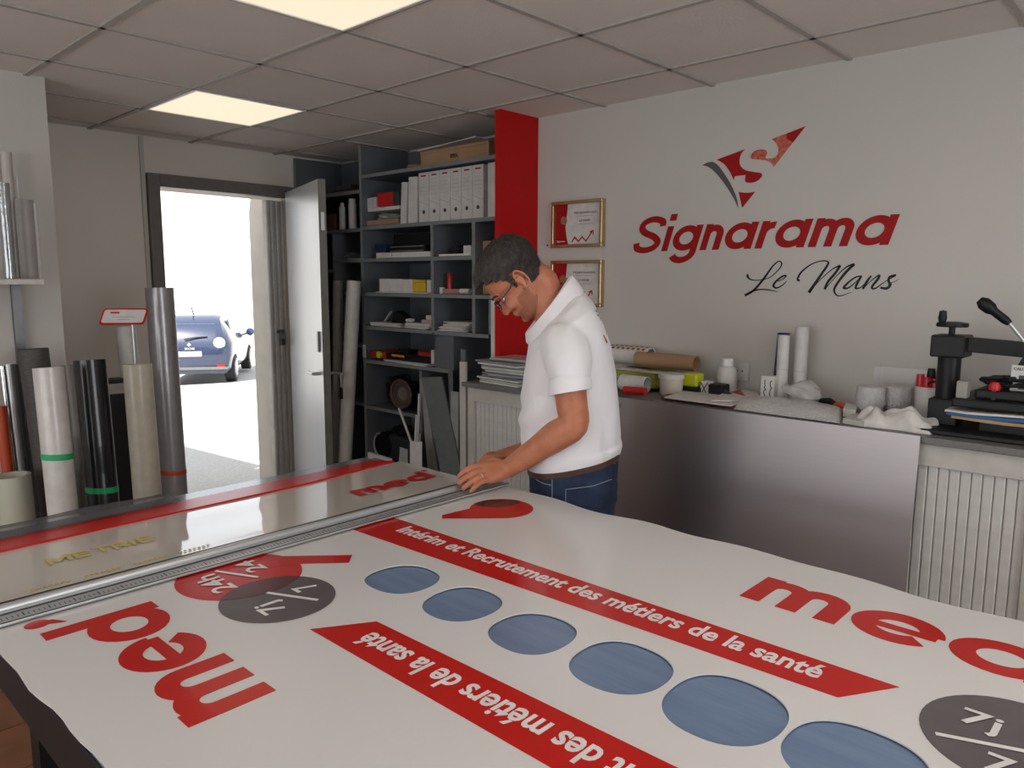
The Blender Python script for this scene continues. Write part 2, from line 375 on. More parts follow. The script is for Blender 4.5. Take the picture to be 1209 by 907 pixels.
# open door leaf
H = V((-4.93, 2.90, 0)); E_ = V((-4.11, 2.645, 0)); d = (E_-H).normalized(); nrm = V((-d.y, d.x, 0))   # nrm faces +y side
def leafpt(s, t, z): return H+d*s+nrm*t+V((0, 0, z))
Lw = (E_-H).length
bm = newbm(); prism(bm, [leafpt(0, 0, .03), leafpt(Lw, 0, .03), leafpt(Lw, .045, .03), leafpt(0, .045, .03)], (0, 0, 1), 2.21); leaf = part('door_leaf', bm, m_door, door, bevel=.003)
bm = newbm(); prism(bm, [leafpt(Lw, -.001, .03), leafpt(Lw+.004, -.001, .03), leafpt(Lw+.004, .046, .03), leafpt(Lw, .046, .03)], (0, 0, 1), 2.21); part('leaf_edge', bm, m_dooredge, leaf)
zl = 1.17
bm = newbm(); prism(bm, [leafpt(Lw-.09, -.012, zl), leafpt(Lw-.06, -.012, zl), leafpt(Lw-.06, 0, zl), leafpt(Lw-.09, 0, zl)], (0, 0, 1), .13); part('lock_plate', bm, m_aludk, leaf)
bm = newbm(); tube(bm, leafpt(Lw-.075, 0, 1.03), leafpt(Lw-.075, -.05, 1.03), .011); tube(bm, leafpt(Lw-.075, -.045, 1.03), leafpt(Lw-.19, -.045, 1.03), .010)
tube(bm, leafpt(Lw-.075, .045, 1.03), leafpt(Lw-.075, .10, 1.03), .011); tube(bm, leafpt(Lw-.075, .095, 1.03), leafpt(Lw+.03, .11, 1.03), .010); part('door_handle', bm, m_alu, leaf, smooth=True)
bm = newbm(); prism(bm, [leafpt(Lw+.004, .012, 1.93), leafpt(Lw+.006, .012, 1.93), leafpt(Lw+.006, .034, 1.93), leafpt(Lw+.004, .034, 1.93)], (0, 0, 1), .11); part('strike_plate', bm, m_alu, leaf)
for z in (.35, 1.15, 1.35, 2.0):
    bm = newbm(); tube(bm, (-4.935, 2.915, z), (-4.935, 2.915, z+.09), .012); part('hinge', bm, m_aludk, door, smooth=True)
t = thing('key_bunch', leafpt(Lw+.02, .10, .88), 'small dark keys hanging from the handle of the open door', 'keys')
bm = newbm(); path(bm, [leafpt(Lw+.02, .105, 1.03), leafpt(Lw+.025, .105, .98), leafpt(Lw+.02, .105, .94)], .003); part('key_ring', bm, m_alu, t)
bm = newbm(); obox(bm, leafpt(Lw+.02, .105, .87), .03, .012, .075); part('key_fob', bm, m_black, t, bevel=.004)
# fabric accordion gate folded in the reveal
t = thing('folding_gate', (-5.12, 2.93, 0), 'white folded accordion security gate standing in the right door reveal', 'gate')
for k in range(7):
    y = 2.802+k*.0205; xo = -.012 if k % 2 else 0; bm = newbm(); prism(bm, [(-5.075+xo, y, 0), (-5.035+xo, y+.002, 0), (-5.025+xo, y+.008, 0), (-5.035+xo, y+.015, 0), (-5.075+xo, y+.017, 0)], (0, 0, 1), 2.19); part('slat', bm, m_whitev, t)
bm = newbm(); box(bm, (-5.018, 2.865, 1.15), (-4.998, 2.905, 1.20)); path(bm, [(-5.01, 2.872, 1.20), (-5.01, 2.872, 1.24), (-5.01, 2.885, 1.262), (-5.01, 2.898, 1.24), (-5.01, 2.898, 1.2)], .006); bar(bm, (-5.02, 2.85, 1.25), (-5.02, 2.91, 1.25), .01, .025); part('padlock', bm, m_aludk, t, bevel=.003)
bm = newbm(); box(bm, (-4.975, 2.925, 0), (-4.955, 2.948, 2.2)); struct('trim_4', bm, mat('tan_wood', (.22, .15, .075), .6))

# ---------------------------------------------------------------- outside
K = .064
def gz(x): return -K*max(0, -x-5.6)-.01
bm = newbm()
g = [(-5.28, -.01), (-5.6, -.01), (-17.5, gz(-17.5)), (-60, gz(-17.5)-.3)]
R_ = [[bm.verts.new((x, y, z)) for y in (-20, 0, 3, 8, 40)] for x, z in g]
for a, b in zip(R_, R_[1:]):
    for i in range(4): bm.faces.new((a[i], a[i+1], b[i+1], b[i]))
struct('yard_ground', bm, m_asph)
bm = newbm(); box(bm, (XD-.57, DY1, -.1), (XD-.3, 4.4, 3.0)); struct('wall_outer_pier', bm, mat('grey_render', (.66, .62, .57), .9, ns=6))
bm = newbm(); box(bm, (-13, -6, -1.2), (XD-.32, .75, 3.2)); struct('wall_outer_wing', bm, m_concrete)
# far buildings and boundary wall
t = thing('yard_building', (-36, 18, -1.5), 'pale sunlit building closing off the yard beyond the parked car', 'building')
bm = newbm(); box(bm, (-44, 2, -1.5), (-32, 40, 6.5)); part('wall', bm, mat('sunlit_render', (.82, .80, .76), .9, ns=3), t)
for y in (16, 20, 24, 28): bm = newbm(); box(bm, (-32.03, y, 1.4), (-31.95, y+1.1, 3.0)); part('window', bm, mat('pale_shutter', (.7, .7, .69), .5), t)
t = thing('boundary_wall', (-24, 14, -1.0), 'low beige block wall at the yard edge right of the parked car', 'wall')
a = V((-19.5, 13.2, -.9)); b = V((-27.5, 20, -1))
dd = (b-a)
for r in range(6):
    for k in range(9):
        bm = newbm(); p = a+dd*((k+(.5 if r % 2 else 0))/9.6); q = p+dd*(1/9.6)*.985; bar(bm, p+V((0, 0, .15+r*.3)), q+V((0, 0, .15+r*.3)), .22, .29); part('block', bm, m_concrete, t)
t = thing('street_lamp', (-24, 13.2, -1.1), 'thin grey street lamp in front of the bright building', 'street lamp')
bm = newbm(); tube(bm, (-24, 13.2, -1.1), (-24, 13.2, 5.2), .06, .04, 10); part('pole', bm, m_alu, t, smooth=True)
bm = newbm(); path(bm, [(-24, 13.2, 5.15), (-24.15, 12.9, 5.45), (-24.5, 12.3, 5.6)], .04); part('arm', bm, m_alu, t, smooth=True)
bm = newbm(); obox(bm, (-24.6, 12.1, 5.5), .2, .5, .1, -.5); part('lamp_head', bm, m_alu, t, bevel=.02)

# ---- parked car
CAR0 = V((-16.8, 8.35, 0)); ca = math.atan2(.57, -.82)
m_car = mat('dark_blue_car_paint', (.012, .02, .05), .2, coat=1., col2=(.014, .024, .06))
m_cg = mat('tinted_car_glass', (.05, .07, .11), .05, coat=1.)
m_tyre = mat('tyre_rubber', (.02, .02, .02), .85)
Rz = Matrix.Rotation(ca, 3, 'Z'); cd = Rz@V((1, 0, 0)); cr = Rz@V((0, -1, 0))
zc = gz(CAR0.x)
def cp(x, y, z): return CAR0+cd*(x-.64)+cr*(-.80)+Rz@V((0, y, 0))+V((0, 0, zc+z+.02))   # x from rear bumper, y left of centre line
car = thing('parked_car', cp(0, 0, 0), 'dark blue hatchback seen from behind, parked in the sunlit yard', 'car')
prof = [ # x, belt half width, belt z, roof half width, roof z, low z, low half width
 (.00, .74, .78, .70, .86, .30, .70), (.06, .83, .80, .74, .98, .24, .80), (.18, .865, .90, .68, 1.28, .22, .84), (.45, .875, .95, .60, 1.50, .22, .86),
 (1.0, .88, .96, .60, 1.555, .22, .87), (1.9, .88, .94, .60, 1.54, .22, .87), (2.6, .88, .93, .58, 1.42, .22, .87), (3.2, .87, .92, .62, 1.02, .22, .86), (3.8, .82, .80, .6, .84, .24, .80), (4.08, .62, .6, .5, .66, .3, .6)]
bm = newbm(); rings = []
for x, bw, bz, rw, rz, lz, lw in prof:
    r = []
    for s in (-1, 1):
        col_ = [(lw*.9, lz), (lw, lz+.12), (bw+.01, bz*.75), (bw, bz), ((bw+rw)/2, bz+(rz-bz)*.5), (rw, rz-.06*(rz-bz)), (rw*.75, rz)]
        if s == 1: col_ = col_[::-1]
        r += [cp(x, s*y, z) for y, z in col_]
    rings.append(r)
loft(bm, rings); part('car_body', bm, m_car, car, smooth=True)
bm = newbm(); prism(bm, [cp(.10, -.60, 1.0), cp(.10, .60, 1.0), cp(.30, .52, 1.36), cp(.30, -.52, 1.36)], -cd, .03); part('rear_window', bm, m_cg, car)
bm = newbm(); path(bm, [cp(.03, .1, 1.02), cp(.06, -.15, 1.06), cp(.08, -.38, 1.07)], .014); part('rear_wiper', bm, m_black, car)
for s in (-1, 1):
    bm = newbm(); c = cp(.02, s*.64, .93); lathe(bm, c, [(.02, .0), (.13, .0), (.10, .05), (.02, .07)], 16, -cd); part('tail_light', bm, mat('pale_lamp_lens', (.6, .62, .66), .1, coat=1), car, smooth=True)
    bm = newbm(); c = cp(-.01, s*.66, .42); bar(bm, c-cr*.08, c+cr*.08, .02, .05); part('reflector', bm, m_redv, car)
    for x in (.64, 3.23):
        bm = newbm(); c = cp(x, s*.78, .31); tube(bm, c-cr*.11, c+cr*.11, .33, n=28); wh = part('tyre', bm, m_tyre, car, smooth=True, bevel=.02)
        bm = newbm(); o_ = -s*.115; tube(bm, c+cr*(o_-.01), c+cr*(o_+.01), .20, n=24)
        for k in range(7):
            a = 2*math.pi*k/7; bar(bm, c+cr*o_, c+cr*o_+cd*.23*math.cos(a)+V((0, 0, .23*math.sin(a))), .03, .05)
        part('wheel_rim', bm, m_alu, wh)
    bm = newbm(); c = cp(2.55, s*1.0, 1.02); lathe(bm, c-cd*.06, [(.03, 0), (.10, .03), (.09, .12), (.02, .16)], 12, cd); bar(bm, c, cp(2.6, s*.86, .96), .04, .04); part('wing_mirror', bm, m_car, car, smooth=True)
bm = newbm(); prism(bm, [cp(-.0, -.26, .64), cp(-.0, .26, .64), cp(.0, .26, .75), cp(.0, -.26, .75)], -cd, .02); pl = part('number_plate', bm, m_whitev, car)
bm = newbm(); prism(bm, [cp(-.022, .22, .64), cp(-.022, .26, .64), cp(-.022, .26, .75), cp(-.022, .22, .75)], -cd, .003); part('plate_band', bm, m_navy, pl)
bm = newbm(); box(bm, (0, 0, 0), (.01, .01, .01)); bm.free(); bm = newbm(); prism(bm, [cp(-.04, -.80, .34), cp(-.04, .80, .34), cp(-.04, .80, .40), cp(-.04, -.80, .40)], cd, .1); part('bumper_strip', bm, m_aludk, car)
bm = newbm(); prism(bm, [cp(.03, -.0, .86), cp(.03, .045, .90), cp(.03, 0, .95), cp(.03, -.045, .90)], -cd, .03); part('tailgate_emblem', bm, m_alu, car)
bm = lay(textbm('ZOE', 0, .03), cp(-.0, .10, .79), cr, (0, 0, 1), -cd, width=.22, height=.045, t=.02); part('lettering', bm, m_alu, car)
bm = newbm(); path(bm, [cp(.7, 0, 1.55), cp(.5, 0, 1.72)], .012); part('aerial', bm, m_black, car)
for s in (-1, 1):
    bm = newbm(); prism(bm, [cp(.75, s*.79, 1.0), cp(2.45, s*.80, 1.0), cp(2.1, s*.69, 1.40), cp(.9, s*.69, 1.42)], cr*(-s), .03); part('side_window', bm, m_cg, car)

# ---------------------------------------------------------------- the big worktable and what lies on it
T = .9
TX0, TX1, TY0, TY1 = -2.50, .95, .345, 1.845
t = thing('worktable', (-.8, 1.1, 0), 'large flat cutting table with dark edges filling the foreground', 'table')
bm = newbm(); box(bm, (TX0, TY0, T-.03), (TX1, TY1, T-.006)); part('tabletop', bm, m_blue, t)
bm = newbm(); box(bm, (TX0-.004, TY0-.004, .79), (TX1+.004, TY0, T-.007)); box(bm, (TX0-.004, TY1, .80), (TX1+.004, TY1+.004, T-.007)); box(bm, (TX0-.004, TY0, .80), (TX0, TY1, T-.007)); box(bm, (TX1, TY0, .80), (TX1+.004, TY1, T-.007)); box(bm, (TX0+.05, TY0+.05, .79), (TX1-.05, TY1-.05, T-.031)); part('table_frame', bm, m_black, t, bevel=.003)
for x in (TX0+.25, TX1-.25):
    for y in (TY0+.2, TY1-.2): bm = newbm(); box(bm, (x-.04, y-.04, 0), (x+.04, y+.04, .80)); part('leg', bm, m_blackp, t)

def curve_sheet(outer, holes, z, thick):
    c = bpy.data.curves.new('s', 'CURVE'); c.dimensions = '2D'; c.fill_mode = 'BOTH'; c.extrude = thick/2
    for pts in [outer]+holes:
        sp = c.splines.new('POLY'); sp.points.add(len(pts)-1); sp.use_cyclic_u = True
        for k, p in enumerate(pts): sp.points[k].co = (p[0], p[1], 0, 1)
    o = bpy.data.objects.new('s', c); COL.objects.link(o); bpy.context.view_layer.update()
    me = bpy.data.meshes.new_from_object(o.evaluated_get(bpy.context.evaluated_depsgraph_get())); bm = newbm(); bm.from_mesh(me)
    bpy.data.objects.remove(o); bpy.data.curves.remove(c); bpy.data.meshes.remove(me)
    for v in bm.verts: v.co.z += z+thick/2
    return bm
def tp(u, v): p = onz(u, v, T); return (p.x, p.y)
random.seed(3)
ovals = [(-1.397, 1.105, .086, .088), (-1.187, 1.108, .086, .090), (-.978, 1.110, .087, .092), (-.765, 1.122, .096, .095), (-.555, 1.128, .102, .106), (-.345, 1.135, .100, .100), (-.135, 1.14, .098, .1), (.08, 1.14, .098, .1)]
holes = []
for n_, (cx, cy, rx, ry) in enumerate(ovals):
    ph = random.uniform(0, 6); hp = []
    for k in range(56):
        a = 2*math.pi*k/56; q = 1+.022*math.sin(2*a+ph)+.012*math.sin(3*a+ph*2)
        c_, s_ = math.cos(a), math.sin(a)
        hp.append((cx+rx*q*abs(c_)**.87*(1 if c_ > 0 else -1), cy+ry*q*abs(s_)**.87*(1 if s_ > 0 else -1)))
    holes.append(hp[::-1])
outer = []
for k in range(60): x = -1.80+k*(2.72/59); outer.append((x, TY0-.008+.006*math.sin(x*9)+.003*math.sin(x*31)))
for k in range(90): x = .92-k*(2.72/89); outer.append((x, 1.878+.012*math.sin(x*7+1)+.006*math.sin(x*19)+(.022*math.exp(-((x+1.18)/.12)**2))))
ban = thing('printed_banner', (-.6, 1.1, T-.004), 'big white banner with red lettering and oval cut-outs, over the near part of the table', 'banner')
bm = curve_sheet(outer, holes, T-.003, .003); part('banner_sheet', bm, m_white, ban)
TZ = T+.0003; UPZ = V((0, 0, 1))
def flat(pts, z=TZ, t=.0006):
    bm = newbm(); prism(bm, [(p[0], p[1], z) for p in pts], (0, 0, 1), t); return bm
# red strips
s1 = [(-1.789, 1.235), (-.425, 1.293), (-.357, 1.404), (-1.81, 1.388)]
s2 = [(-1.322, .800), (.35, .800), (.35, .945), (-1.251, .918)]
part('red_strip', flat(s1), m_redv, ban); part('red_strip', flat(s2), m_redv, ban)
bm = lay(textbm('Intérim et Recrutement des métiers de la santé', 0, .022), (-1.690, 1.312, TZ+.0007), (1.21, .018, 0), (-.01, 1, 0), UPZ, width=1.215, height=.058, t=.0004); part('lettering', bm, m_whitev, ban)
bm = lay(textbm('Intérim et Recrutement des métiers de la santé', 0, .022), (-.0, .897, TZ+.0007), (-1, -.01, 0), (0, -1, 0), UPZ, width=1.215, height=.060, t=.0004); part('lettering', bm, m_whitev, ban)
# med' twice
def med(O, X, Y, xh, parent, m, wid=None, tail=True):
    bm, W_ = word('med', .27, .09)
    if tail:
        stroke2d(bm, [(W_+.16, 1.06), (W_+.30, 1.20), (W_+.36, 1.42)], [.02, .14, .2], t=.0008)
        stroke2d(bm, circ(W_+.34, 1.36, .07, .09, 0, 360, 16)[:-1], .13, closed=True, t=.001)
    O = V(O); X = V(X).normalized(); Y = V(Y).normalized()
    sx = (wid/W_) if wid else xh
    for v in bm.verts: c = v.co.copy(); v.co = O+X*c.x*sx+Y*c.y*xh+UPZ*(TZ+.0 + c.z*.6)
    return part('lettering', bm, m, parent)
med((-1.158, .629, 0), (-1, 0, 0), (0, -1, 0), .156, ban, m_redv, .545)
med((-.752, 1.578, 0), (1, .0, 0), (0, 1, 0), .155, ban, m_redv, .60)
# discs
def disc(cx, cy, r, m, z=TZ, n=48, ry=None): return part('printed_disc', flat([(cx+r*math.cos(2*math.pi*k/n), cy+(ry or r)*math.sin(2*math.pi*k/n)) for k in range(n)], z), m, ban)
def lens(c1, r1, c2, r2, z):
    pts = []
    for k in range(96):
        a = 2*math.pi*k/96; p = V((c1[0]+r1*math.cos(a), c1[1]+r1*math.sin(a)))
        if (p-V(c2)).length <= r2: pts.append((math.atan2(p.y-(c1[1]+c2[1])/2, p.x-(c1[0]+c2[0])/2), p))
        p = V((c2[0]+r2*math.cos(a), c2[1]+r2*math.sin(a)))
        if (p-V(c1)).length <= r1: pts.append((math.atan2(p.y-(c1[1]+c2[1])/2, p.x-(c1[0]+c2[0])/2), p))
    pts.sort(key=lambda q: q[0]); return flat([q[1] for q in pts], z)
cR = (-1.70, .84); cG = (-1.51, .835)
disc(*cR, .148, m_redv); disc(*cG, .128, m_greyv, TZ+.0007); part('disc_overlap', lens(cR, .148, cG, .128, TZ+.0014), m_dkred, ban)
part('red_tail', flat([(-1.775, .945), (-1.617, 1.112), (-1.577, 1.074), (-1.655, .99), (-1.70, .90)], TZ+.0004), m_redv, ban)
def num(txt, O, sg_, wd, ht):
    part('lettering', lay(textbm(txt, 0, .012), (O[0], O[1], TZ+.0022), (sg_, 0, 0), (0, sg_, 0), UPZ, width=wd, height=ht, t=.0004), m_whitev, ban)
def slash(a, b, w_=.009, z=TZ+.0022): bm = newbm(); bar(bm, (a[0], a[1], z), (b[0], b[1], z), w_, .0006); part('slash', bm, m_whitev, ban)
num('24h', (-1.630, .800), -1, .125, .055); slash((-1.654, .863), (-1.767, .810)); num('24', (-1.690, .910), -1, .085, .048)
num('7j', (-1.443, .836), -1, .058, .070); slash((-1.433, .890), (-1.554, .831)); num('7', (-1.500, .935), -1, .032, .055)
disc(-1.62, 1.685, .102, m_redv); part('disc_overlap', lens((-1.62, 1.685), .102, (-1.70, 1.74), .085, TZ+.0007), m_dkred, ban)
part('red_tail', flat([(-1.69, 1.62), (-1.703, 1.506), (-1.678, 1.483), (-1.55, 1.61)], TZ+.0004), m_redv, ban)
disc(-.165, 1.355, .142, m_greyv); num('7j', (-.254, 1.340), 1, .058, .069); slash((-.270, 1.289), (-.060, 1.372)); num('7', (-.197, 1.240), 1, .038, .054)

# second, glossy laminated sheet beyond the ruler
sh = thing('laminated_sheet', (-2.15, 1.1, T-.004), 'glossy cream laminated print with red border, beyond the metal ruler', 'print')
bm = newbm()
pts = [(-2.335, TY0+.01), (-1.80, TY0-.006), (-1.80, 1.87), (-2.29, 1.85), (-2.37, 1.835)]
nx, ny = 10, 26; G = []
for a in range(nx+1):
    row = []
    for b in range(ny+1):
        x = -2.36+a*(.56/nx); y = TY0-.004+b*(1.525/ny)
        z = T-.001+.0012*max(0, noise.noise((x*3.1, y*1.7, 2)))+(.0016*math.exp(-((y-1.05)/.18)**2)*math.sin((x+2.36)*14)**2)
        row.append(bm.verts.new((x, y, z)))
    G.append(row)
for a in range(nx):
    for b in range(ny): bm.faces.new((G[a][b], G[a+1][b], G[a+1][b+1], G[a][b+1]))
r_ = bmesh.ops.extrude_face_region(bm, geom=bm.faces[:]); bmesh.ops.translate(bm, verts=[v for v in r_['geom'] if isinstance(v, bmesh.types.BMVert)], vec=(0, 0, -.002))
part('sheet', bm, m_cream, sh, smooth=True)
bm = newbm(); prism(bm, [(-2.405, TY0, T-.002), (-2.31, TY0, T-.002), (-2.32, 1.40, T-.002), (-2.365, 1.838, T-.002), (-2.435, 1.785, T-.002)], UPZ, .0075); part('red_border', bm, m_redv, sh)
bm = newbm(); prism(bm, [(-2.49, TY0, T-.003), (-2.405, TY0, T-.003), (-2.435, 1.785, T-.003), (-2.50, 1.80, T-.003)], UPZ, .007); part('grey_border', bm, mat('grey_blue_laminate', (.16, .17, .20), .15, coat=.5), sh)
ZS = T+.0030
def onsheet(txt, O, wd, ht, m, bold=.010):
    bm = lay(textbm(txt, 0, bold), (O[0], O[1], ZS), (0, 1, 0), (-1, 0, 0), UPZ, width=wd, height=ht, t=.0004); part('lettering', bm, m, sh)
UPPER = {'M': ([[(0, 0), (0, 1)], [(0, 1), (.45, .3), (.9, 1)], [(.9, 1), (.9, 0)]], 1.25), 'E': ([[(.62, .09), (0, .09)], [(0, 0), (0, 1)], [(0, .91), (.62, .91)], [(0, .5), (.55, .5)]], .92), 'T': ([[(-.05, .91), (.75, .91)], [(.35, 1), (.35, 0)]], .98), 'R': ([[(0, 0), (0, 1)], [(0, .91), (.45, .91), (.6, .8), (.6, .6), (.45, .47), (0, .47)], [(.3, .47), (.65, 0)]], .95), 'I': ([[(0, 0), (0, 1)]], .38)}
bm = newbm(); xx = 0; cnt = 0
for ch in 'METRIE':
    ss, adv = UPPER[ch]
    for q in ss: cnt += 1; stroke2d(bm, [(xx+p[0], p[1]) for p in q], .2, t=.001+.0002*(cnt % 5))
    xx += adv
for v in bm.verts: c = v.co.copy(); v.co = V((-2.108-c.y*.052, .545+c.x*(.268/xx), ZS+c.z*.4))
part('lettering', bm, m_gold, sh)
bm, W_ = word('med', .27, .09); stroke2d(bm, circ(W_+.22, 1.36, .08, .08, 0, 360, 12)[:-1], .12, closed=True)
for v in bm.verts: c = v.co.copy(); v.co = V((-2.055-c.y*.072-.03*c.x*.1, 1.455+c.x*.100, ZS+c.z*.5))
part('lettering', bm, m_redv, sh)
bm = newbm(); random.seed(5)
for wrd in range(4):
    for k in range(7): y = .46+wrd*.115+k*.0125; box(bm, (-1.968, y, ZS-.002), (-1.958-random.random()*.004, y+.006, ZS-.0002))
sp_ = part('small_print', bm, m_gold, sh); sp_['kind'] = 'stuff'
# clear protective film over the far-left corner
bm = newbm(); rows = []
for k in range(13):
    y = .30+k*(.70/12); rows.append([bm.verts.new((-2.52, y, T+.004)), bm.verts.new((-2.51, y, T+.018+.003*math.sin(k))), bm.verts.new((-2.40, y, T+.012))])
for a, b in zip(rows, rows[1:]):
    for i in range(2): bm.faces.new((a[i], a[i+1], b[i+1], b[i]))
r_ = bmesh.ops.extrude_face_region(bm, geom=bm.faces[:]); bmesh.ops.translate(bm, verts=[v for v in r_['geom'] if isinstance(v, bmesh.types.BMVert)], vec=(0, 0, .0008))
single('protective_film', bm, m_film, 'strip of smoky clear film curling over the far left end of the table', 'film', smooth=True)
# ruler
ru = thing('cutting_ruler', (-1.835, 1.1, T), 'long aluminium cutting ruler laid across the table between the two prints', 'ruler')
Z0 = T+.0045
bm = newbm(); box(bm, (-1.905, .20, Z0), (-1.785, 1.895, Z0+.006)); part('ruler_base', bm, m_alu, ru, bevel=.001)
bm = newbm(); path(bm, [(-1.862, .20, Z0+.009), (-1.862, 1.895, Z0+.009)], .011, 14); part('grip_ridge', bm, m_alu, ru, smooth=True)
bm = newbm(); path(bm, [(-1.888, .20, Z0+.006), (-1.888, 1.895, Z0+.006)], .006, 10); part('guide_rail', bm, m_aludk, ru, smooth=True)
bm = newbm(); box(bm, (-1.906, .20, Z0+.0062), (-1.898, 1.895, Z0+.0085)); part('cutting_strip', bm, m_black, ru)
bm = newbm(); box(bm, (-1.838, .20, Z0+.006), (-1.833, 1.895, Z0+.008)); part('edge_line', bm, m_dark, ru)
bm = newbm()
for k in range(168): y = .205+k*.01; box(bm, (-1.815 if k % 5 else -1.822, y, Z0+.006), (-1.803, y+(.0016 if k % 5 else .0025), Z0+.0065))
tk = part('tick_mark', bm, m_dark, ru); tk['kind'] = 'stuff'
bm = newbm(); box(bm, (-1.790, .20, Z0+.006), (-1.786, 1.90, Z0+.0066)); part('edge_line', bm, m_black, ru)

# ---------------------------------------------------------------- lettering on the wall
NY = V((0, -1, 0)); WX = V((1, 0, 0)); WZ = V((0, 0, 1)); WY = YB-.0012
def onwall(u, v): p = ony(u, v, YB); return V((p.x, WY, p.z))
sg = thing('wall_logo', (-1.58, WY, 1.7), 'large red slanted company name stuck on the white wall', 'sign')
bm, W_ = word('Signarama', .25, .13); shear(bm, .27)
for v in bm.verts: c = v.co.copy(); v.co = V((-2.190, WY, 1.770))+WX*(c.x*(1.205/W_))+WZ*c.y*.118+NY*c.z
part('lettering', bm, m_wallred, sg)
em = thing('wall_emblem', (-1.75, WY, 1.95), 'red and grey wing-shaped emblem above the company name on the wall', 'sign')
def tr(pts): return [onwall(820+p[0]/8.243, 140+p[1]/8.243) for p in pts]
def c2(pts, k=5): return [(q.x, q.y) for q in catmull([(p[0], p[1], 0) for p in pts], k)]
g1 = c2([(75, 458), (120, 432), (175, 420)])+c2([(175, 420), (230, 455), (300, 550), (365, 660), (410, 770), (430, 875)])+c2([(430, 875), (380, 770), (290, 630), (190, 510), (120, 465), (75, 458)])[:-1]
bm = newbm(); prism(bm, tr(g1), NY, .001); part('grey_swoosh', bm, mat('wall_grey_vinyl', (.085, .08, .08), .5), em)
r1 = [(218, 400), (492, 298)]+c2([(492, 298), (455, 345), (440, 410), (452, 465), (500, 503), (580, 520), (645, 530), (660, 552), (635, 590), (590, 618), (540, 626), (495, 612), (500, 550)])[1:]+[(395, 562), (385, 600)]+c2([(385, 600), (340, 510), (285, 440), (218, 400)])[1:-1]
bm = newbm(); prism(bm, tr(r1), NY, .001); part('red_wing', bm, m_wallred, em)
m_fade = mat('speckled_red_vinyl', (.42, .03, .02), .4, col2=(.50, .17, .10), ns=70)
r2 = [(750, 203), (1085, 73), (772, 472)]+c2([(772, 472), (745, 430), (690, 408), (620, 400), (560, 392), (548, 365), (580, 322), (630, 302), (690, 305), (710, 335), (695, 372), (705, 392)])[1:]+c2([(705, 392), (770, 385), (812, 350), (818, 290), (795, 235), (750, 203)])[1:-1]
bm = newbm(); prism(bm, tr(r2), NY, .001); part('speckled_wing', bm, m_fade, em)
bm = newbm(); prism(bm, tr([(900, 146), (1085, 73), (960, 235), (900, 200)]), NY, .0013); part('wing_tip', bm, m_wallred, em)
bm = newbm(); prism(bm, tr(c2([(430, 714), (510, 724), (592, 712)])+[(465, 870)]), NY, .001); part('red_point', bm, m_wallred, em)
lm = thing('wall_script', (-1.26, WY, 1.57), 'black handwritten town name under the red company name', 'sign')
def sw(pts, ws, k=6):
    P_ = catmull([(p[0], p[1], 0) for p in pts], k); n = len(pts)-1; W2 = []
    for i in range(len(P_)): f = i/k; a = min(int(f), n-1); W2.append((ws[a]*(1-(f-a))+ws[min(a+1, n)]*(f-a))*1.15)
    P3 = [onwall(870+q.x/6.045, 300+q.y/6.045) for q in P_]
    bm = newbm(); stroke2d(bm, [(q.x, q.z) for q in P3], [max(.0012, x_/6.045*.00392) for x_ in W2], t=.001)
    for v in bm.verts: v.co = V((v.co.x, WY-min(v.co.z, .001), v.co.y))
    return bm
strokes = [
 ([(78, 145), (80, 165), (110, 185), (170, 185), (240, 165), (300, 110), (322, 70), (300, 52), (255, 90), (190, 180), (120, 260), (58, 295)], [14, 12, 6, 5, 5, 5, 7, 7, 9, 13, 13, 16]),
 ([(90, 275), (150, 255), (220, 255), (295, 270)], [12, 8, 7, 2]),
 ([(290, 195), (330, 180), (352, 155), (330, 158), (285, 190), (262, 225), (285, 242), (330, 220), (358, 190)], [4, 5, 8, 10, 11, 13, 9, 5, 2]),
 ([(450, 190), (435, 180), (460, 130), (530, 75), (600, 50), (645, 52), (650, 75), (600, 150), (515, 275)], [12, 12, 10, 7, 6, 7, 12, 13, 18]),
 ([(515, 275), (590, 190), (680, 110), (740, 82)], [5, 4, 6, 12]),
 ([(740, 82), (700, 140), (650, 200), (628, 252)], [13, 14, 13, 14]),
 ([(628, 252), (700, 170), (780, 95), (840, 72)], [4, 4, 7, 14]),
 ([(840, 72), (770, 140), (700, 240), (705, 285), (740, 298), (820, 272)], [14, 15, 12, 8, 5, 2]),
 ([(888, 158), (850, 165), (800, 200), (765, 240), (800, 240), (860, 190), (888, 160), (860, 210), (850, 245), (890, 235), (930, 190)], [8, 8, 10, 14, 8, 4, 8, 13, 11, 5, 3]),
 ([(960, 155), (930, 195), (900, 250)], [8, 13, 12]),
 ([(900, 250), (960, 190), (1015, 152), (1010, 175), (965, 235), (990, 245), (1060, 195)], [3, 4, 9, 13, 12, 8, 3]),
 ([(1060, 195), (1105, 170), (1130, 152), (1090, 165), (1085, 195), (1095, 220), (1070, 245), (1025, 240)], [3, 5, 11, 11, 12, 15, 14, 12]),
 ([(1095, 205), (1125, 198), (1160, 180)], [3, 3, 2])]
for a_, b_ in strokes: part('pen_stroke', sw(a_, b_), m_black, lm)

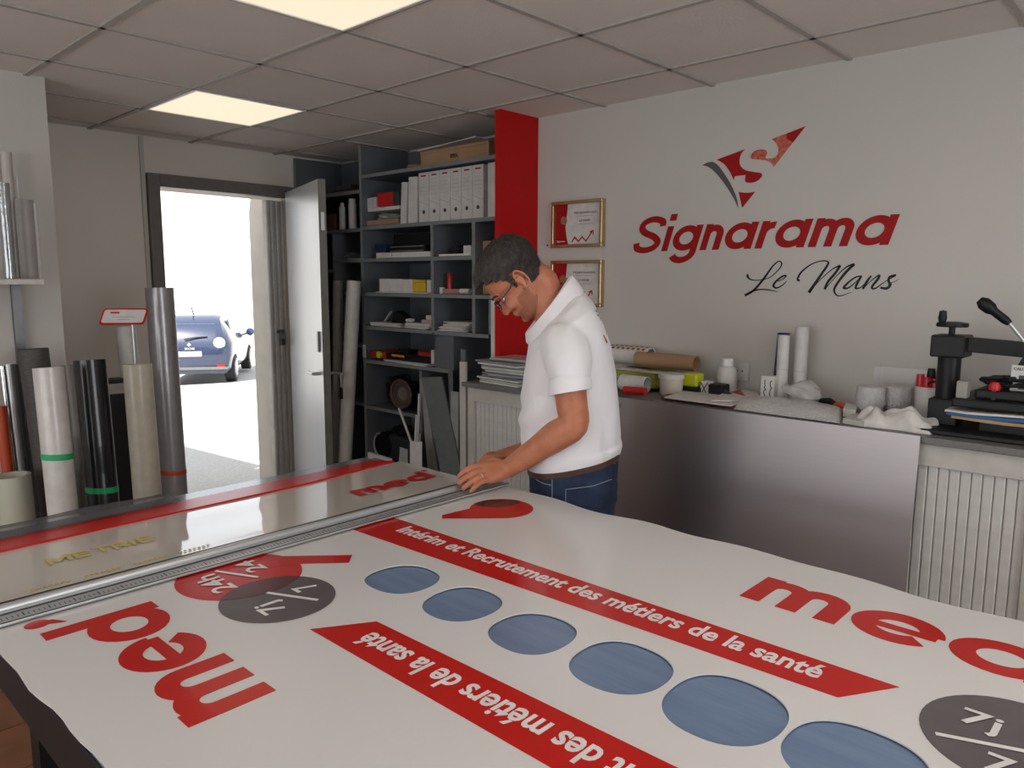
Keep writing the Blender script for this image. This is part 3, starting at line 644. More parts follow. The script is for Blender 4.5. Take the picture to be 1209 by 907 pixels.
# framed certificates
for (u0, v0, u1, v1), lab, l1 in (((653, 240, 715, 293), 'upper gold-framed certificate on the wall, with a zigzag arrow', 'TOP GROWTH SALES'), ((653, 309, 715, 362), 'lower gold-framed certificate, partly hidden by the collar of the man', 'TEAM PLAYER')):
    x0, x1, z0, z1 = -2.705, -2.362, None, None
    z1 = ony(u0, v0, 3.2).z+.005; z0 = z1-.245
    c = thing('certificate', ((x0+x1)/2, YB-.02, z0), lab, 'picture frame')
    bm = newbm(); f_ = .018
    for a, b in (((x0, z0), (x1, z0+f_)), ((x0, z1-f_), (x1, z1)), ((x0, z0+f_), (x0+f_, z1-f_)), ((x1-f_, z0+f_), (x1, z1-f_))): box(bm, (a[0], YB-.035, a[1]), (b[0], YB-.001, b[1]))
    part('picture_frame', bm, m_goldframe, c, bevel=.003)
    bm = newbm(); box(bm, (x0+f_, YB-.012, z0+f_), (x1-f_, YB-.002, z1-f_)); part('paper', bm, m_paper, c)
    xr = x0+.105; W0 = x0+f_
    cur = [(W0, z0+f_), (xr-.0, z0+f_), (xr-.012, z0+.06), (xr-.02, z0+.11), (xr-.012, z0+.16), (xr-.005, z1-f_), (W0, z1-f_)]
    bm = newbm(); prism(bm, [(p, YB-.012, q) for p, q in cur], NY, .001); part('red_band', bm, m_wallred, c)
    bm = newbm(); tube(bm, (xr-.03, YB-.013, z1-.10), (xr-.03, YB-.016, z1-.10), .022, n=20); part('gold_medal', bm, m_goldframe, c)
    for txt, zz, wd in ((l1, z1-.07, .15), ('LE MANS', z1-.11, .07)):
        part('lettering', lay(textbm(txt, 0, .0), ((x0+x1)/2+.045-wd/2, YB-.0125, zz), WX, WZ, NY, width=wd, height=.011, t=.0008), m_dark, c)
    for zz, wd in ((z1-.083, .11), (z1-.125, .10)): bm = newbm(); box(bm, ((x0+x1)/2+.045-wd/2, YB-.0128, zz), ((x0+x1)/2+.045+wd/2, YB-.012, zz+.003)); part('small_print', bm, mat('grey_print', (.35, .34, .34), .6), c)
    part('lettering', lay(textbm('Signarama', .2, .01), (x0+.028, YB-.0135, z0+.028), WX, WZ, NY, width=.055, height=.012, t=.0008), m_whitev, c)
    zg = [(-2.575, z0+.03), (-2.555, z0+.055), (-2.53, z0+.032), (-2.505, z0+.055), (-2.48, z0+.032), (-2.44, z0+.08)]
    bm = newbm(); stroke2d(bm, zg, .007); stroke2d(bm, [(-2.455, z0+.078), (-2.434, z0+.085), (-2.432, z0+.062)], .006)
    for v in bm.verts: v.co = V((v.co.x, YB-.0122-v.co.z, v.co.y))
    part('zigzag_arrow', bm, m_wallred, c)
# socket
ws = thing('wall_socket', (-1.555, YB-.005, 1.15), 'white double wall socket above the counter', 'socket')
p = ony(875, 438, YB)
bm = newbm(); box(bm, (p.x-.043, YB-.012, p.z-.045), (p.x+.043, YB-.001, p.z+.045)); part('socket_plate', bm, m_binder, ws, bevel=.004)
for dx in (-.012, .012): bm = newbm(); tube(bm, (p.x+dx, YB-.014, p.z), (p.x+dx, YB-.011, p.z), .004, n=8); part('socket_hole', bm, m_dark, ws)
bm = newbm(); tube(bm, (-2.755, YB-.006, 1.82), (-2.755, YB, 1.82), .004, n=8); single('wall_plug', bm, m_dark, 'tiny dark wall plug between the red panel and the certificates', 'plug')

# ---------------------------------------------------------------- cabinets and worktop along the back wall
def cabinet(name, x0, x1, yf, zt, label, flip=False):
    t = thing(name, ((x0+x1)/2, (yf+YB)/2, 0), label, 'cabinet', 'tambour cabinets along the logo wall')
    bm = newbm(); box(bm, (x0, yf+.03, .0), (x0+.02, YB-.01, zt)); box(bm, (x1-.02, yf+.03, 0), (x1, YB-.01, zt)); box(bm, (x0+.02, yf+.03, .05), (x1-.02, YB-.01, .08)); box(bm, (x0+.02, yf+.03, zt-.02), (x1-.02, YB-.01, zt)); box(bm, (x0+.02, YB-.03, .08), (x1-.02, YB-.01, zt-.02)); part('carcass', bm, m_cab, t)
    bm = newbm(); box(bm, (x0, yf, .0), (x0+.05, yf+.03, zt)); box(bm, (x1-.05, yf, 0), (x1, yf+.03, zt)); box(bm, (x0+.05, yf, zt-.075), (x1-.05, yf+.03, zt)); box(bm, (x0+.05, yf, 0), (x1-.05, yf+.03, .08)); part('front_frame', bm, m_cab, t, bevel=.002)
    n = int((x1-x0-.1)/.031); st = (x1-x0-.1)/n
    sb = newbm(); loft(sb, [[V((a, b, .08)) for a, b in ((-st/2+.001, 0), (-st*.36, -.0028), (st*.36, -.0028), (st/2-.001, 0), (st/2-.001, .006), (-st/2+.001, .006))], [V((a, b, zt-.075)) for a, b in ((-st/2+.001, 0), (-st*.36, -.0028), (st*.36, -.0028), (st/2-.001, 0), (st/2-.001, .006), (-st/2+.001, .006))]])
    finish(sb, False); me = bpy.data.meshes.new('door_slat'); sb.to_mesh(me); sb.free(); me.materials.append(m_slat)
    r = wloc(t)
    for k in range(n):
        o = bpy.data.objects.new('door_slat', me); COL.objects.link(o); o.parent = t; o.location = V((x0+.05+st*(k+.5), yf+.016, 0))-r
    return t
ZW = 1.12
cabinet('tambour_cabinet', -2.845, -1.86, 2.70, 1.075, 'beige tambour-door cabinet at the left, with a stack of papers on top')
cabinet('tambour_cabinet', -1.855, -.78, 2.72, 1.095, 'tambour-door cabinet hidden behind the leaning steel sheet')
cabinet('tambour_cabinet', -.775, -.325, 2.72, 1.095, 'narrow beige tambour-door cabinet below the heat press')
cabinet('tambour_cabinet', -.32, .68, 2.72, 1.095, 'beige tambour-door cabinet at the right edge of the picture')
bm = newbm(); box(bm, (-2.86, 2.67, 1.076), (-1.86, YB-.005, 1.10)); single('worktop', bm, m_worktop, 'dark grey worktop under the paper stack, left of the man', 'worktop', bevel=.003)
bm = newbm(); box(bm, (-1.858, 2.70, 1.096), (.70, YB-.005, 1.12)); single('worktop', bm, m_worktop, 'long dark grey worktop carrying rolls, tubs and the heat press', 'worktop', bevel=.003)
# leaning stainless sheet
bm = newbm(); x0, x1 = -1.93, -.678
prism(bm, [(x0, 2.655, .02), (x0, 2.658, .022), (x0, 2.694, 1.125), (x0, 2.6925, 1.126)], (1, 0, 0), x1-x0)
bmesh.ops.delete(bm, geom=bm.faces[:]+bm.edges[:]+bm.verts[:], context='VERTS')
rows = []
for i in range(25):
    x = x0+(x1-x0)*i/24; row = []
    for k in range(17):
        f_ = k/16; z = .012+1.112*f_; y = 2.635+.045*f_+.004*math.sin(f_*9+x*.8)+.0025*math.sin(x*4)
        row.append(bm.verts.new((x, y, z)))
    rows.append(row)
for a, b in zip(rows, rows[1:]):
    for k in range(16): bm.faces.new((a[k], b[k], b[k+1], a[k+1]))
r_ = bmesh.ops.extrude_face_region(bm, geom=bm.faces[:]); bmesh.ops.translate(bm, verts=[v for v in r_['geom'] if isinstance(v, bmesh.types.BMVert)], vec=(0, .0015, 0))
sst = single('steel_sheet', bm, m_steel, 'large stainless steel sheet leaning against the front of the cabinets', 'metal sheet', smooth=True)
t = thing('taller_board', (-2.87, 2.74, 0), 'narrow beige board standing at the left end of the left cabinet', 'board')
bm = newbm(); box(bm, (-2.905, 2.70, 0), (-2.862, 2.715, 1.20)); part('board', bm, m_cab, t)

# ---------------------------------------------------------------- shelving unit
SY = 3.0; SB = YS-.02
shu = thing('shelving_unit', (-3.92, 3.2, 0), 'full-height dark grey pigeonhole shelving beside the open door', 'shelving')
bm = newbm(); box(bm, (-4.965, SB-.012, 0), (-2.875, SB, 2.49)); part('back_panel', bm, m_shelf, shu)
def upright(x, z0, z1, w_=.024): bm = newbm(); box(bm, (x-w_/2, SY, z0), (x+w_/2, SB-.012, z1)); part('upright', bm, m_shelfedge if 0 else m_shelf, shu); bm = newbm(); box(bm, (x-w_/2, SY-.003, z0), (x+w_/2, SY, z1)); part('edge_strip', bm, m_shelfedge, shu)
def board(x0, x1, z, th=.022): bm = newbm(); box(bm, (x0, SY, z-th), (x1, SB-.012, z)); part('shelf_board', bm, m_shelf, shu); bm = newbm(); box(bm, (x0, SY-.003, z-th), (x1, SY, z)); part('edge_strip', bm, m_shelfedge, shu)
upright(-4.95, 0, 2.49); upright(-4.162, 0, 2.49); upright(-3.46, 1.312, 1.95); upright(-4.49, 0, 1.945); upright(-3.105, 1.327, 1.950); upright(-2.975, 1.327, 1.52, .02)
for z in (2.30, 1.972): board(-4.150, -2.878, z)
board(-4.938, -4.174, 2.21); board(-4.938, -4.174, 1.965)
for z in (1.765, 1.545): board(-4.478, -4.174, z); board(-4.150, -3.472, z); board(-3.448, -3.117, z)
board(-3.093, -2.878, 1.545)
board(-4.150, -3.472, 1.325); board(-3.448, -2.985, 1.325); board(-4.150, -3.30, 1.10); board(-4.150, -3.58, .79); board(-4.150, -3.58, .40); board(-4.478, -4.174, 1.2); board(-4.478, -4.174, .8)
for z in (1.7, 1.4, 1.1, .7, .3): board(-4.938, -4.502, z)
bm = newbm(); box(bm, (-3.448, SY+.005, 1.10), (-3.30, SY+.02, 1.30)); part('front_panel', bm, m_shelf, shu)
bm = newbm(); box(bm, (-3.30, SY+.005, 1.10), (-3.285, SB-.012, 1.30)); part('front_panel', bm, m_shelf, shu)
upright(-3.58, 0, 1.07)
bm = newbm(); box(bm, (-3.472, 3.345, 1.972), (-3.448, SB-.012, 2.278)); part('upright', bm, m_shelfedge, shu)
bm = newbm(); box(bm, (-3.472, 3.345, 2.30), (-3.448, SB-.012, 2.49)); part('upright', bm, m_shelfedge, shu)

SHELF = {'H1': 2.30, 'H2': 1.972, 'H3': 1.765, 'H4': 1.545, 'H5': 1.325, 'H6': 1.10, 'H7': .79}
def X_(u, y=3.03, v=300): return ony(u, v, y).x
def pbox(name, u0, u1, zb, h, m, label, cat, y=3.03, dep=.2, bevel=.002, group=None, rot=0.):
    x0, x1 = X_(u0, y), X_(u1, y); bm = newbm(); obox(bm, ((x0+x1)/2, y+dep/2, zb), x1-x0, dep, h, rot)
    return single(name, bm, m, label, cat, group, bevel=bevel)
# top shelf
t = thing('cardboard_box', (-3.2, 3.15, 2.302), 'long flat cardboard box on the top shelf', 'box')
x0, x1 = X_(498), X_(577)
bm = newbm(); box(bm, (x0, 3.03, 2.302), (x1, 3.32, 2.385)); part('box_body', bm, m_card, t, bevel=.002)
bm = newbm(); box(bm, (x0-.002, 3.027, 2.372), (x1+.002, 3.325, 2.388)); part('box_lid', bm, m_card, t, bevel=.001)
part('lettering', lay(textbm('DEKAL', 0, .02), ((x0+x1)/2-.02, 3.0268, 2.325), WX, WZ, NY, width=.065, height=.022, t=.0006), m_dark, t)
bm = newbm(); a = V((x0-.02, 3.02, 2.392)); prism(bm, [a, a+V((.48, .02, .03)), a+V((.50, .26, .012)), a+V((.05, .28, .006))], (0, 0, 1), .004); single('loose_sheet', bm, m_paper, 'bent white sheet lying on the long cardboard box', 'paper')
def crumple(cx, cy, cz, sx, sy, sz, seed, n=14):
    bm = newbm(); bmesh.ops.create_icosphere(bm, subdivisions=3, radius=1)
    for v in bm.verts:
        p = v.co.copy(); q = 1+.35*noise.noise(p*1.7+V((seed, 0, 0)))+.22*noise.noise(p*4+V((0, seed, 0)))
        z = p.z*q; v.co = V((cx+p.x*sx*q, cy+p.y*sy*q, cz+max(0, (z+.55))*sz*.65))
    return bm
single('kraft_paper', crumple(X_(482), 3.13, 2.302, .10, .08, .035, 3), m_kraft, 'crumpled brown kraft paper left of the long cardboard box', 'paper')
for k, (u0, u1, z, lab) in enumerate(((388, 421, 2.212, 'thin grey sheet on the high shelf above the open door'), (393, 424, 2.222, 'thin dark sheet lying over the grey one above the open door'))):
    pbox('flat_sheet', u0, u1, z, .006, (m_paper, m_dark)[k], lab, 'sheet', dep=.28)
pbox('dark_folder', 398, 416, 2.231, .03, m_dark, 'dark flat folder stacked on sheets above the open door', 'folder', dep=.25)
# archive boxes
edges = [495, 507, 519.5, 532, 545, 558, 577.5, 588]
ords = ['first', 'second', 'third', 'fourth', 'fifth', 'sixth', 'seventh']
yb = 3.035
for k in range(7):
    xa, xb = X_(edges[k], yb)+.002, X_(edges[k+1], yb)-.002
    if k == 5: xb = X_(571, yb)-.002
    if k == 6: xa = X_(575.5, yb)+.002; xb = -2.885
    t = thing('archive_box', ((xa+xb)/2, yb+.13, 1.974), f'white card archive box, {ords[k]} from the left in the upright row' if k < 6 else 'white card archive box cut off by the red pillar', 'archive box', 'upright archive boxes on the upper shelf')
    bm = newbm(); vs = box(bm, (xa, yb, 1.974), (xb, yb+.25, 2.268))
    part('box_body', bm, m_binder, t, bevel=.002)
    xm = (xa+xb)/2
    if k < 6:
        bm = newbm(); tube(bm, (xm, yb-.001, 2.035), (xm, yb+.002, 2.035), .012, n=14); part('finger_hole', bm, m_dark, t)
        bm = newbm(); bar(bm, (xa+.006, yb-.0006, 2.10), (xb-.006, yb-.0006, 2.075), .001, .002)
        for q in range(5): bar(bm, (xa+.012, yb-.0006, 2.225-q*.022), (xb-.012, yb-.0006, 2.225-q*.022), .001, .0012)
        o = part('ruled_line', bm, mat('printed_grey', (.3, .28, .28), .6), t); o['kind'] = 'stuff'
        bm = newbm(); box(bm, (xm-.022, yb-.001, 2.243), (xm+.022, yb, 2.252)); part('maker_mark', bm, m_wallred, t)
for u0, u1, lean, lab, h in ((473, 482, .02, 'slim white archive box leaning at the left end of the row', .25), (482, 493.5, .014, 'white archive box leaning beside the first upright one', .275)):
    xa, xb = X_(u0), X_(u1); bm = newbm(); prism(bm, [(xa, 3.03, 1.974), (xb-lean, 3.03, 1.974), (xb, 3.03, 1.974+h), (xa+lean, 3.03, 1.974+h+.004)], (0, 1, 0), .24); single('archive_box', bm, m_binder, lab, 'archive box', bevel=.002)
pbox('wrapped_parcel', 433, 470, 1.974, .04, m_kraft, 'flat brown wrapped parcel at the bottom of the pile', 'parcel', bevel=.01)
single('plastic_bag', crumple(X_(449), 3.14, 2.014, .115, .09, .05, 8), mat('grey_green_bag', (.24, .27, .22), .4), 'grey-green folded plastic bag lying on the brown parcel', 'bag')
pbox('flat_white_box', 435, 472, 2.068, .022, m_paper, 'flat white box between the plastic bag and the red box', 'box')
pbox('red_box', 447, 464, 2.092, .085, mat('red_card', (.45, .012, .012), .5), 'small bright red box on top of the pile', 'box', rot=.15, dep=.12)
pbox('white_box', 434, 446, 2.092, .065, m_paper, 'small white box tilted against the red box', 'box', rot=-.2, dep=.12)
pbox('dark_box', 465, 472, 2.092, .08, m_dark, 'dark red-brown box beside the bright red box', 'box', dep=.12)
# left bay
def can(x, y, z, r, h, m, lab, cat='can', name='spray_can', mcap=None, neck=.6):
    t = thing(name, (x, y, z), lab, cat)
    bm = newbm(); lathe(bm, (x, y, z), [(r*.96, 0), (r, .004), (r, h*.8), (r*.92, h*.84), (r*neck, h*.87)], 20); part('body', bm, m, t, smooth=True)
    bm = newbm(); lathe(bm, (x, y, z), [(r*neck*1.02, h*.865), (r*neck*1.02, h*.985), (r*neck*.9, h)], 20); part('cap', bm, mcap or m, t, smooth=True); return t
can(X_(414.5), 3.05, 1.967, .028, .20, m_whitev, 'tall white spray can on the upper shelf behind the open door', neck=.85)
can(X_(404), 3.04, 1.967, .022, .18, m_paper, 'slim white bottle left of the tall spray can', 'bottle', 'plastic_bottle')
pbox('brown_box', 379, 397, 1.967, .11, mat('red_brown_card', (.12, .055, .04), .6), 'red-brown box on the shelf just behind the open door', 'box', y=3.03)
single('crumpled_plastic', crumple(X_(403, v=300), 3.12, 1.767, .05, .06, .05, 4), mat('grey_plastic_bag', (.30, .30, .29), .35), 'crumpled grey plastic in the pigeonhole behind the open door', 'plastic bag')
pbox('small_tool', 412, 422, 1.767, .03, m_dark, 'small dark tool beside the crumpled plastic', 'tool', dep=.1, rot=.4)
pbox('flat_white_sheet', 408, 425, 1.766, .004, m_paper, 'flat white sheet under the small dark tool', 'paper', y=3.01)
# H3
pbox('white_carton', 456, 508, 1.767, .032, m_paper, 'long flat white carton under the black boxed device', 'box', y=3.01)
part('lettering', lay(textbm('· | · · ·', 0, .01), (X_(460), 3.0088, 1.776), WX, WZ, NY, width=.19, height=.012, t=.0006), m_dark, bpy.data.objects['white_carton'])
t = thing('boxed_device', (X_(480), 3.1, 1.80), 'flat black boxed device lying on the long white carton', 'box')
bm = newbm(); box(bm, (X_(459), 3.03, 1.80), (X_(502), 3.22, 1.842)); part('device_box', bm, m_black, t, bevel=.002)
bm = newbm(); box(bm, (X_(461), 3.028, 1.806), (X_(500), 3.03, 1.809)); box(bm, (X_(461), 3.028, 1.833), (X_(500), 3.03, 1.836)); o = part('printed_line', bm, m_alu, t); o['kind'] = 'stuff'
pbox('black_case', 465, 507, 1.843, .075, m_black, 'black case on top of the flat black boxed device', 'case', y=3.08)
pbox('small_white_box', 444, 456, 1.767, .035, m_paper, 'small white box left of the long white carton', 'box', dep=.1)
pbox('blue_box', 443, 455, 1.803, .055, m_navy, 'small dark blue box on the small white box', 'box', dep=.1)
pbox('black_tray', 430, 452, 1.7665, .008, m_black, 'thin black tray at the left of the middle shelf', 'tray', y=3.01, dep=.25) if 0 else None
pbox('flat_white_case', 518, 556, 1.767, .012, m_whitev, 'flat white case under the black camera gear', 'box', y=3.01)
single('black_gear', crumple(X_(532), 3.10, 1.78, .06, .05, .05, 12), m_black, 'black camera gear heaped on the flat white case', 'camera gear')
pbox('white_cube', 547, 556, 1.780, .045, m_paper, 'small white cube box beside the black gear', 'box', dep=.06)
pbox('cardboard_carton', 566, 586, 1.547+.22, .06, m_card, 'small cardboard carton behind the head of the man', 'box', y=3.04) if 0 else pbox('cardboard_carton', 566, 584, 1.548, .30, m_card, 'brown cardboard carton behind the head of the man', 'box', y=3.06)
# H4
bm = newbm(); box(bm, (X_(447), 3.002, 1.5465), (X_(509), 3.2, 1.552)); single('white_tray', bm, m_paper, 'thin white tray under the row of white boxes and the yellow tub', 'tray')
for u0, u1, h, m, lab in ((447, 459, .082, m_paper, 'white carton at the left end of the small box row'), (459.5, 474, .080, m_paper, 'square white carton second in the small box row'), (474.5, 485, .078, m_binder, 'cream carton left of the yellow tub'), (503.5, 509, .075, m_paper, 'narrow white carton right of the yellow tub')):
    pbox('small_carton', u0, u1, 1.553, h, m, lab, 'box', dep=.12, y=3.01)
t = thing('yellow_tub', (X_(494.5), 3.07, 1.553), 'translucent yellow tub among the white cartons', 'tub')
bm = newbm(); xa, xb = X_(486), X_(503); box(bm, (xa, 3.02, 1.553), (xb, 3.12, 1.615)); part('tub_body', bm, m_yellow, t, bevel=.008)
bm = newbm(); box(bm, (xa-.002, 3.018, 1.615), (xb+.002, 3.122, 1.628)); part('tub_lid', bm, m_yellow, t, bevel=.003)
t = thing('red_tape_gun', (X_(526), 3.06, 1.56), 'upright bright red tool standing in the small pigeonhole', 'tool')
bm = newbm(); path(bm, [(X_(527), 3.06, 1.547), (X_(526), 3.06, 1.60), (X_(526.5), 3.06, 1.64), (X_(525), 3.06, 1.672)], [.016, .014, .015, .007], 10); part('handle', bm, mat('bright_red_plastic', (.5, .015, .015), .3), t, smooth=True)
bm = newbm(); tube(bm, (X_(519), 3.05, 1.547), (X_(519), 3.05, 1.585), .018); part('reel', bm, m_binder, t)
pbox('pink_box', 522, 541, 1.547, .028, mat('dusty_pink_card', (.40, .20, .16), .6), 'low dusty pink box beside the red tool', 'box', dep=.1)
single('white_tube', (lambda b: (tube(b, (X_(541), 3.05, 1.563), (X_(552), 3.05, 1.563), .016), b)[1])(newbm()), m_binder, 'short white tube lying right of the dusty pink box', 'tube', smooth=True)
# H5
random.seed(11)
def stack(name, x0, x1, y0, zb, n, th, mats, lab, cat, dep=.22, jit=.02):
    t = thing(name, ((x0+x1)/2, y0+dep/2, zb), lab, cat)
    for k in range(n):
        bm = newbm(); obox(bm, ((x0+x1)/2+random.uniform(-jit, jit), y0+dep/2+random.uniform(-jit*.5, jit*.5), zb+k*th+.0003), (x1-x0)*random.uniform(.85, 1), dep*random.uniform(.9, 1), th*.82, random.uniform(-.12, .12)); part('sheet_bundle', bm, mats[k % len(mats)], t)
    return t
stack('paper_stack', X_(438), X_(474), 3.01, 1.327, 4, .006, [m_paper, m_binder], 'low spread of papers at the left of the middle shelf', 'papers')
stack('paper_stack', X_(479), X_(509), 3.01, 1.327, 6, .006, [m_paper, m_binder, m_cab], 'loose white papers at the right of the middle shelf', 'papers')
t = thing('dark_gadget', (X_(464), 3.1, 1.352), 'dark gadget with a pale strip leaning on the papers', 'gadget')
bm = newbm(); prism(bm, [(X_(456), 3.06, 1.352), (X_(478), 3.06, 1.352), (X_(473), 3.06, 1.385), (X_(463), 3.06, 1.432), (X_(459), 3.06, 1.425)], (0, 1, 0), .06); part('housing', bm, m_black, t, bevel=.004)
bm = newbm(); bar(bm, (X_(450), 3.05, 1.36), (X_(458), 3.05, 1.425), .012, .01); part('pale_strip', bm, m_alu, t)
single('white_rag', crumple(X_(479), 3.06, 1.364, .035, .03, .022, 21), m_cloth, 'little crumpled white rag beside the dark gadget', 'rag')
pbox('pink_card_box', 496.5, 510, 1.364, .022, mat('pale_pink_card', (.45, .32, .30), .6), 'flat pale pink box on the loose papers', 'box', dep=.08)
pbox('tiny_white_box', 502, 509, 1.387, .026, m_paper, 'tiny white box on the flat pale pink box', 'box', dep=.05)
stack('crumpled_papers', X_(523), X_(555), 3.01, 1.327, 8, .007, [m_paper, m_cab, m_binder], 'untidy pile of grey and white papers in the right pigeonhole', 'papers', jit=.03)
# H6
pbox('red_case', 434, 453, 1.117, .042, mat('deep_red_plastic', (.35, .02, .015), .45), 'red case at the left end of the lower shelf', 'case', y=3.02)
t = thing('yellow_tape', (X_(448.5), 3.0, 1.115), 'roll of yellow tape in front of the red case', 'tape')
bm = newbm(); c = V((X_(448.5), 3.001, 1.140)); tube(bm, c, c+V((0, .016, 0)), .022, n=20); part('tape_roll', bm, mat('lemon_tape', (.55, .55, .03), .5), t)
t = thing('tool_case', (X_(480), 3.1, 1.12), 'black tool case with an orange label on the lower shelf', 'case')
bm = newbm(); box(bm, (X_(455), 3.02, 1.118), (X_(507), 3.22, 1.158)); part('case_body', bm, m_black, t, bevel=.005)
bm = newbm(); box(bm, (X_(462), 3.018, 1.138), (X_(477), 3.02, 1.152)); part('orange_label', bm, mat('orange_label', (.6, .25, .05), .5), t)
bm = newbm(); obox(bm, (X_(470), 3.10, 1.158), .09, .10, .022, .1); part('case_lid', bm, m_black, t, bevel=.004)
pbox('red_tin', 492, 507, 1.159, .026, mat('deep_red_plastic', (.35, .02, .015), .45), 'flat red tin on the black tool case', 'tin', dep=.1)
pbox('upright_white_card', 507.5, 511, 1.117, .085, m_paper, 'white card standing at the right end of the lower shelf', 'card', dep=.15)
stack('paper_layer', X_(453), X_(508), 3.0, 1.1005, 2, .008, [m_paper, m_cab], 'papers lying flat under the black tool case', 'papers', jit=.004)
# H7 cables etc.
def tangle(name, cx, cy, cz, sx, sy, sz, n, seed, label, cat='cables', m=None):
    random.seed(seed); t = thing(name, (cx, cy, cz), label, cat)
    for k in range(n):
        pts = []; a = random.uniform(0, 6.3); rx = random.uniform(.4, 1); rz = random.uniform(.3, 1)
        for q in range(9):
            b_ = a+q*.78; pts.append((cx+sx*rx*math.cos(b_)+random.uniform(-.2, .2)*sx, cy+random.uniform(-sy, sy), cz+.008+max(0, sz*(.5+.48*rz*math.sin(b_)))))
        bm = newbm(); path(bm, catmull(pts, 4), .006, 6); part('cable', bm, m or m_black, t, smooth=True)
    return t
tangle('cable_tangle', X_(456), 3.13, .79, .12, .07, .21, 14, 2, 'tangle of black cables on the lowest visible shelf')
bm = newbm(); box(bm, (X_(440), 3.22, .792), (X_(472), 3.36, .93)); single('black_machine', bm, m_black, 'black machine body behind the tangled cables', 'machine', bevel=.015)
t = thing('brown_disc', (X_(482), 3.02, .80), 'dark brown coil of tubing standing on the lowest visible shelf', 'coil')
for k in range(4):
    bm = newbm(); c = V((X_(473), 3.015+k*.01, .900)); path(bm, [c+V((.098*math.cos(a)*(1-.2*k), 0, .088*math.sin(a)*(1-.2*k))) for a in [i*2*math.pi/24 for i in range(25)]], .011, 8); part('coil_turn', bm, mat('brown_tubing', (.09, .06, .05), .4), t, smooth=True)
bm = newbm(); tube(bm, (X_(473), 3.03, .900), (X_(473), 3.04, .900), .08, n=24); part('coil_core', bm, mat('grey_brown_card', (.16, .13, .12), .7), t)
t = thing('reel_machine', (X_(455), 3.12, .40), 'black reel and motor on the bottom shelf of the shelving', 'machine')
bm = newbm(); c = V((X_(444), 3.05, .520)); tube(bm, c, c+V((0, .1, 0)), .09, n=26); part('reel', bm, m_black, t, smooth=True)
bm = newbm(); path(bm, [c+V((.085*math.cos(a), -.006, .085*math.sin(a))) for a in [1.8+i*.25 for i in range(13)]], .007, 6); part('reel_rim', bm, m_alu, t, smooth=True)
bm = newbm(); box(bm, (X_(448), 3.06, .402), (X_(476), 3.22, .60)); part('motor_housing', bm, m_dark, t, bevel=.02)
tangle('lower_cables', X_(466), 3.08, .60, .09, .05, .08, 7, 9, 'black cables heaped on the motor of the bottom shelf')
# boards and sticks leaning in front of the shelving
def slab(name, quad, y0, y1, th, m, label, cat='board', dz=0):
    """quad of pixels bottom-left, bottom-right, top-right, top-left; bottom at plane y0, top at y1"""
    bm = newbm(); P_ = [ony(*quad[0], y0), ony(*quad[1], y0), ony(*quad[2], y1), ony(*quad[3], y1)]
    if dz is not None:
        for i, j in ((0, 3), (1, 2)):
            dd_ = P_[j]-P_[i]; k_ = (P_[i].z-.01)/dd_.z if dd_.z > .25 else 0; P_[i] = V((P_[i].x-dd_.x*k_, P_[i].y, .01))
    prism(bm, P_, (0, 1, 0), th); return single(name, bm, m, label, cat, bevel=.001)
m_bd = mat('grey_green_board', (.15, .165, .165), .5); m_bd2 = mat('light_grey_board', (.32, .32, .31), .5)
slab('grey_board', ((509, 548), (536, 560), (521, 445), (497, 446)), 2.86, 2.97, .012, m_bd, 'wide grey-green board leaning against the shelving')
slab('grey_board', ((500, 546), (512, 552), (499, 446), (495.5, 448)), 2.93, 2.985, .010, m_bd2, 'narrow pale board just left behind the wide grey-green one')
slab('thin_board', ((526, 545), (536, 560), (541, 463), (532, 462)), 2.90, 2.962, .008, m_bd2, 'short pale strip leaning right behind the wide board')
slab('tall_strip', ((536, 556), (546, 562), (549, 414), (544, 412)), 2.93, 2.982, .012, m_bd, 'tall narrow grey strip leaning next to the beige cabinet')
slab('dark_strip', ((529, 540), (535, 548), (534, 437), (529, 437)), 2.95, 2.99, .006, m_shelf, 'slim dark strip behind the short pale strip')
slab('white_card', ((482, 549), (495, 553), (498, 522), (484, 521)), 2.77, 2.78, .004, m_paper, 'small white card standing in front of the leaning sticks', 'card')
slab('grey_card', ((462, 545), (480, 549), (481, 531), (472, 528)), 2.765, 2.775, .004, m_bd2, 'grey card leaning left of the small white card', 'card')
slab('flat_carton', ((432, 536), (460, 545), (460, 542), (434, 534)), 2.77, 2.77, .02, m_paper, 'low white carton on the floor before the shelving', 'box')
for k, (a, b, w_, lab) in enumerate((((482, 545), (471, 482), .014, 'white stick leaning to the left in front of the shelving'), ((478, 540), (492, 490), .016, 'white stick leaning to the right, second from the wide board'), ((483, 542), (495, 465), .014, 'longest white stick, ending beside the wide grey board'), ((492, 530), (494.5, 512), .03, 'short pale offcut standing between stick and board'))):
    y_ = 2.79+.022*k; p0, p1 = ony(*a, y_), ony(*b, 2.90+.024*k); dd_ = p1-p0; k_ = (p0.z-.012)/dd_.z if dd_.z > .2 else 0; p0 = V((p0.x-dd_.x*k_, y_, .012)); bm = newbm(); bar(bm, p0, p1, w_, .008, (0, 1, 0)); single('white_stick', bm, m_paper, lab, 'stick', 'sticks leaning in front of the shelving')
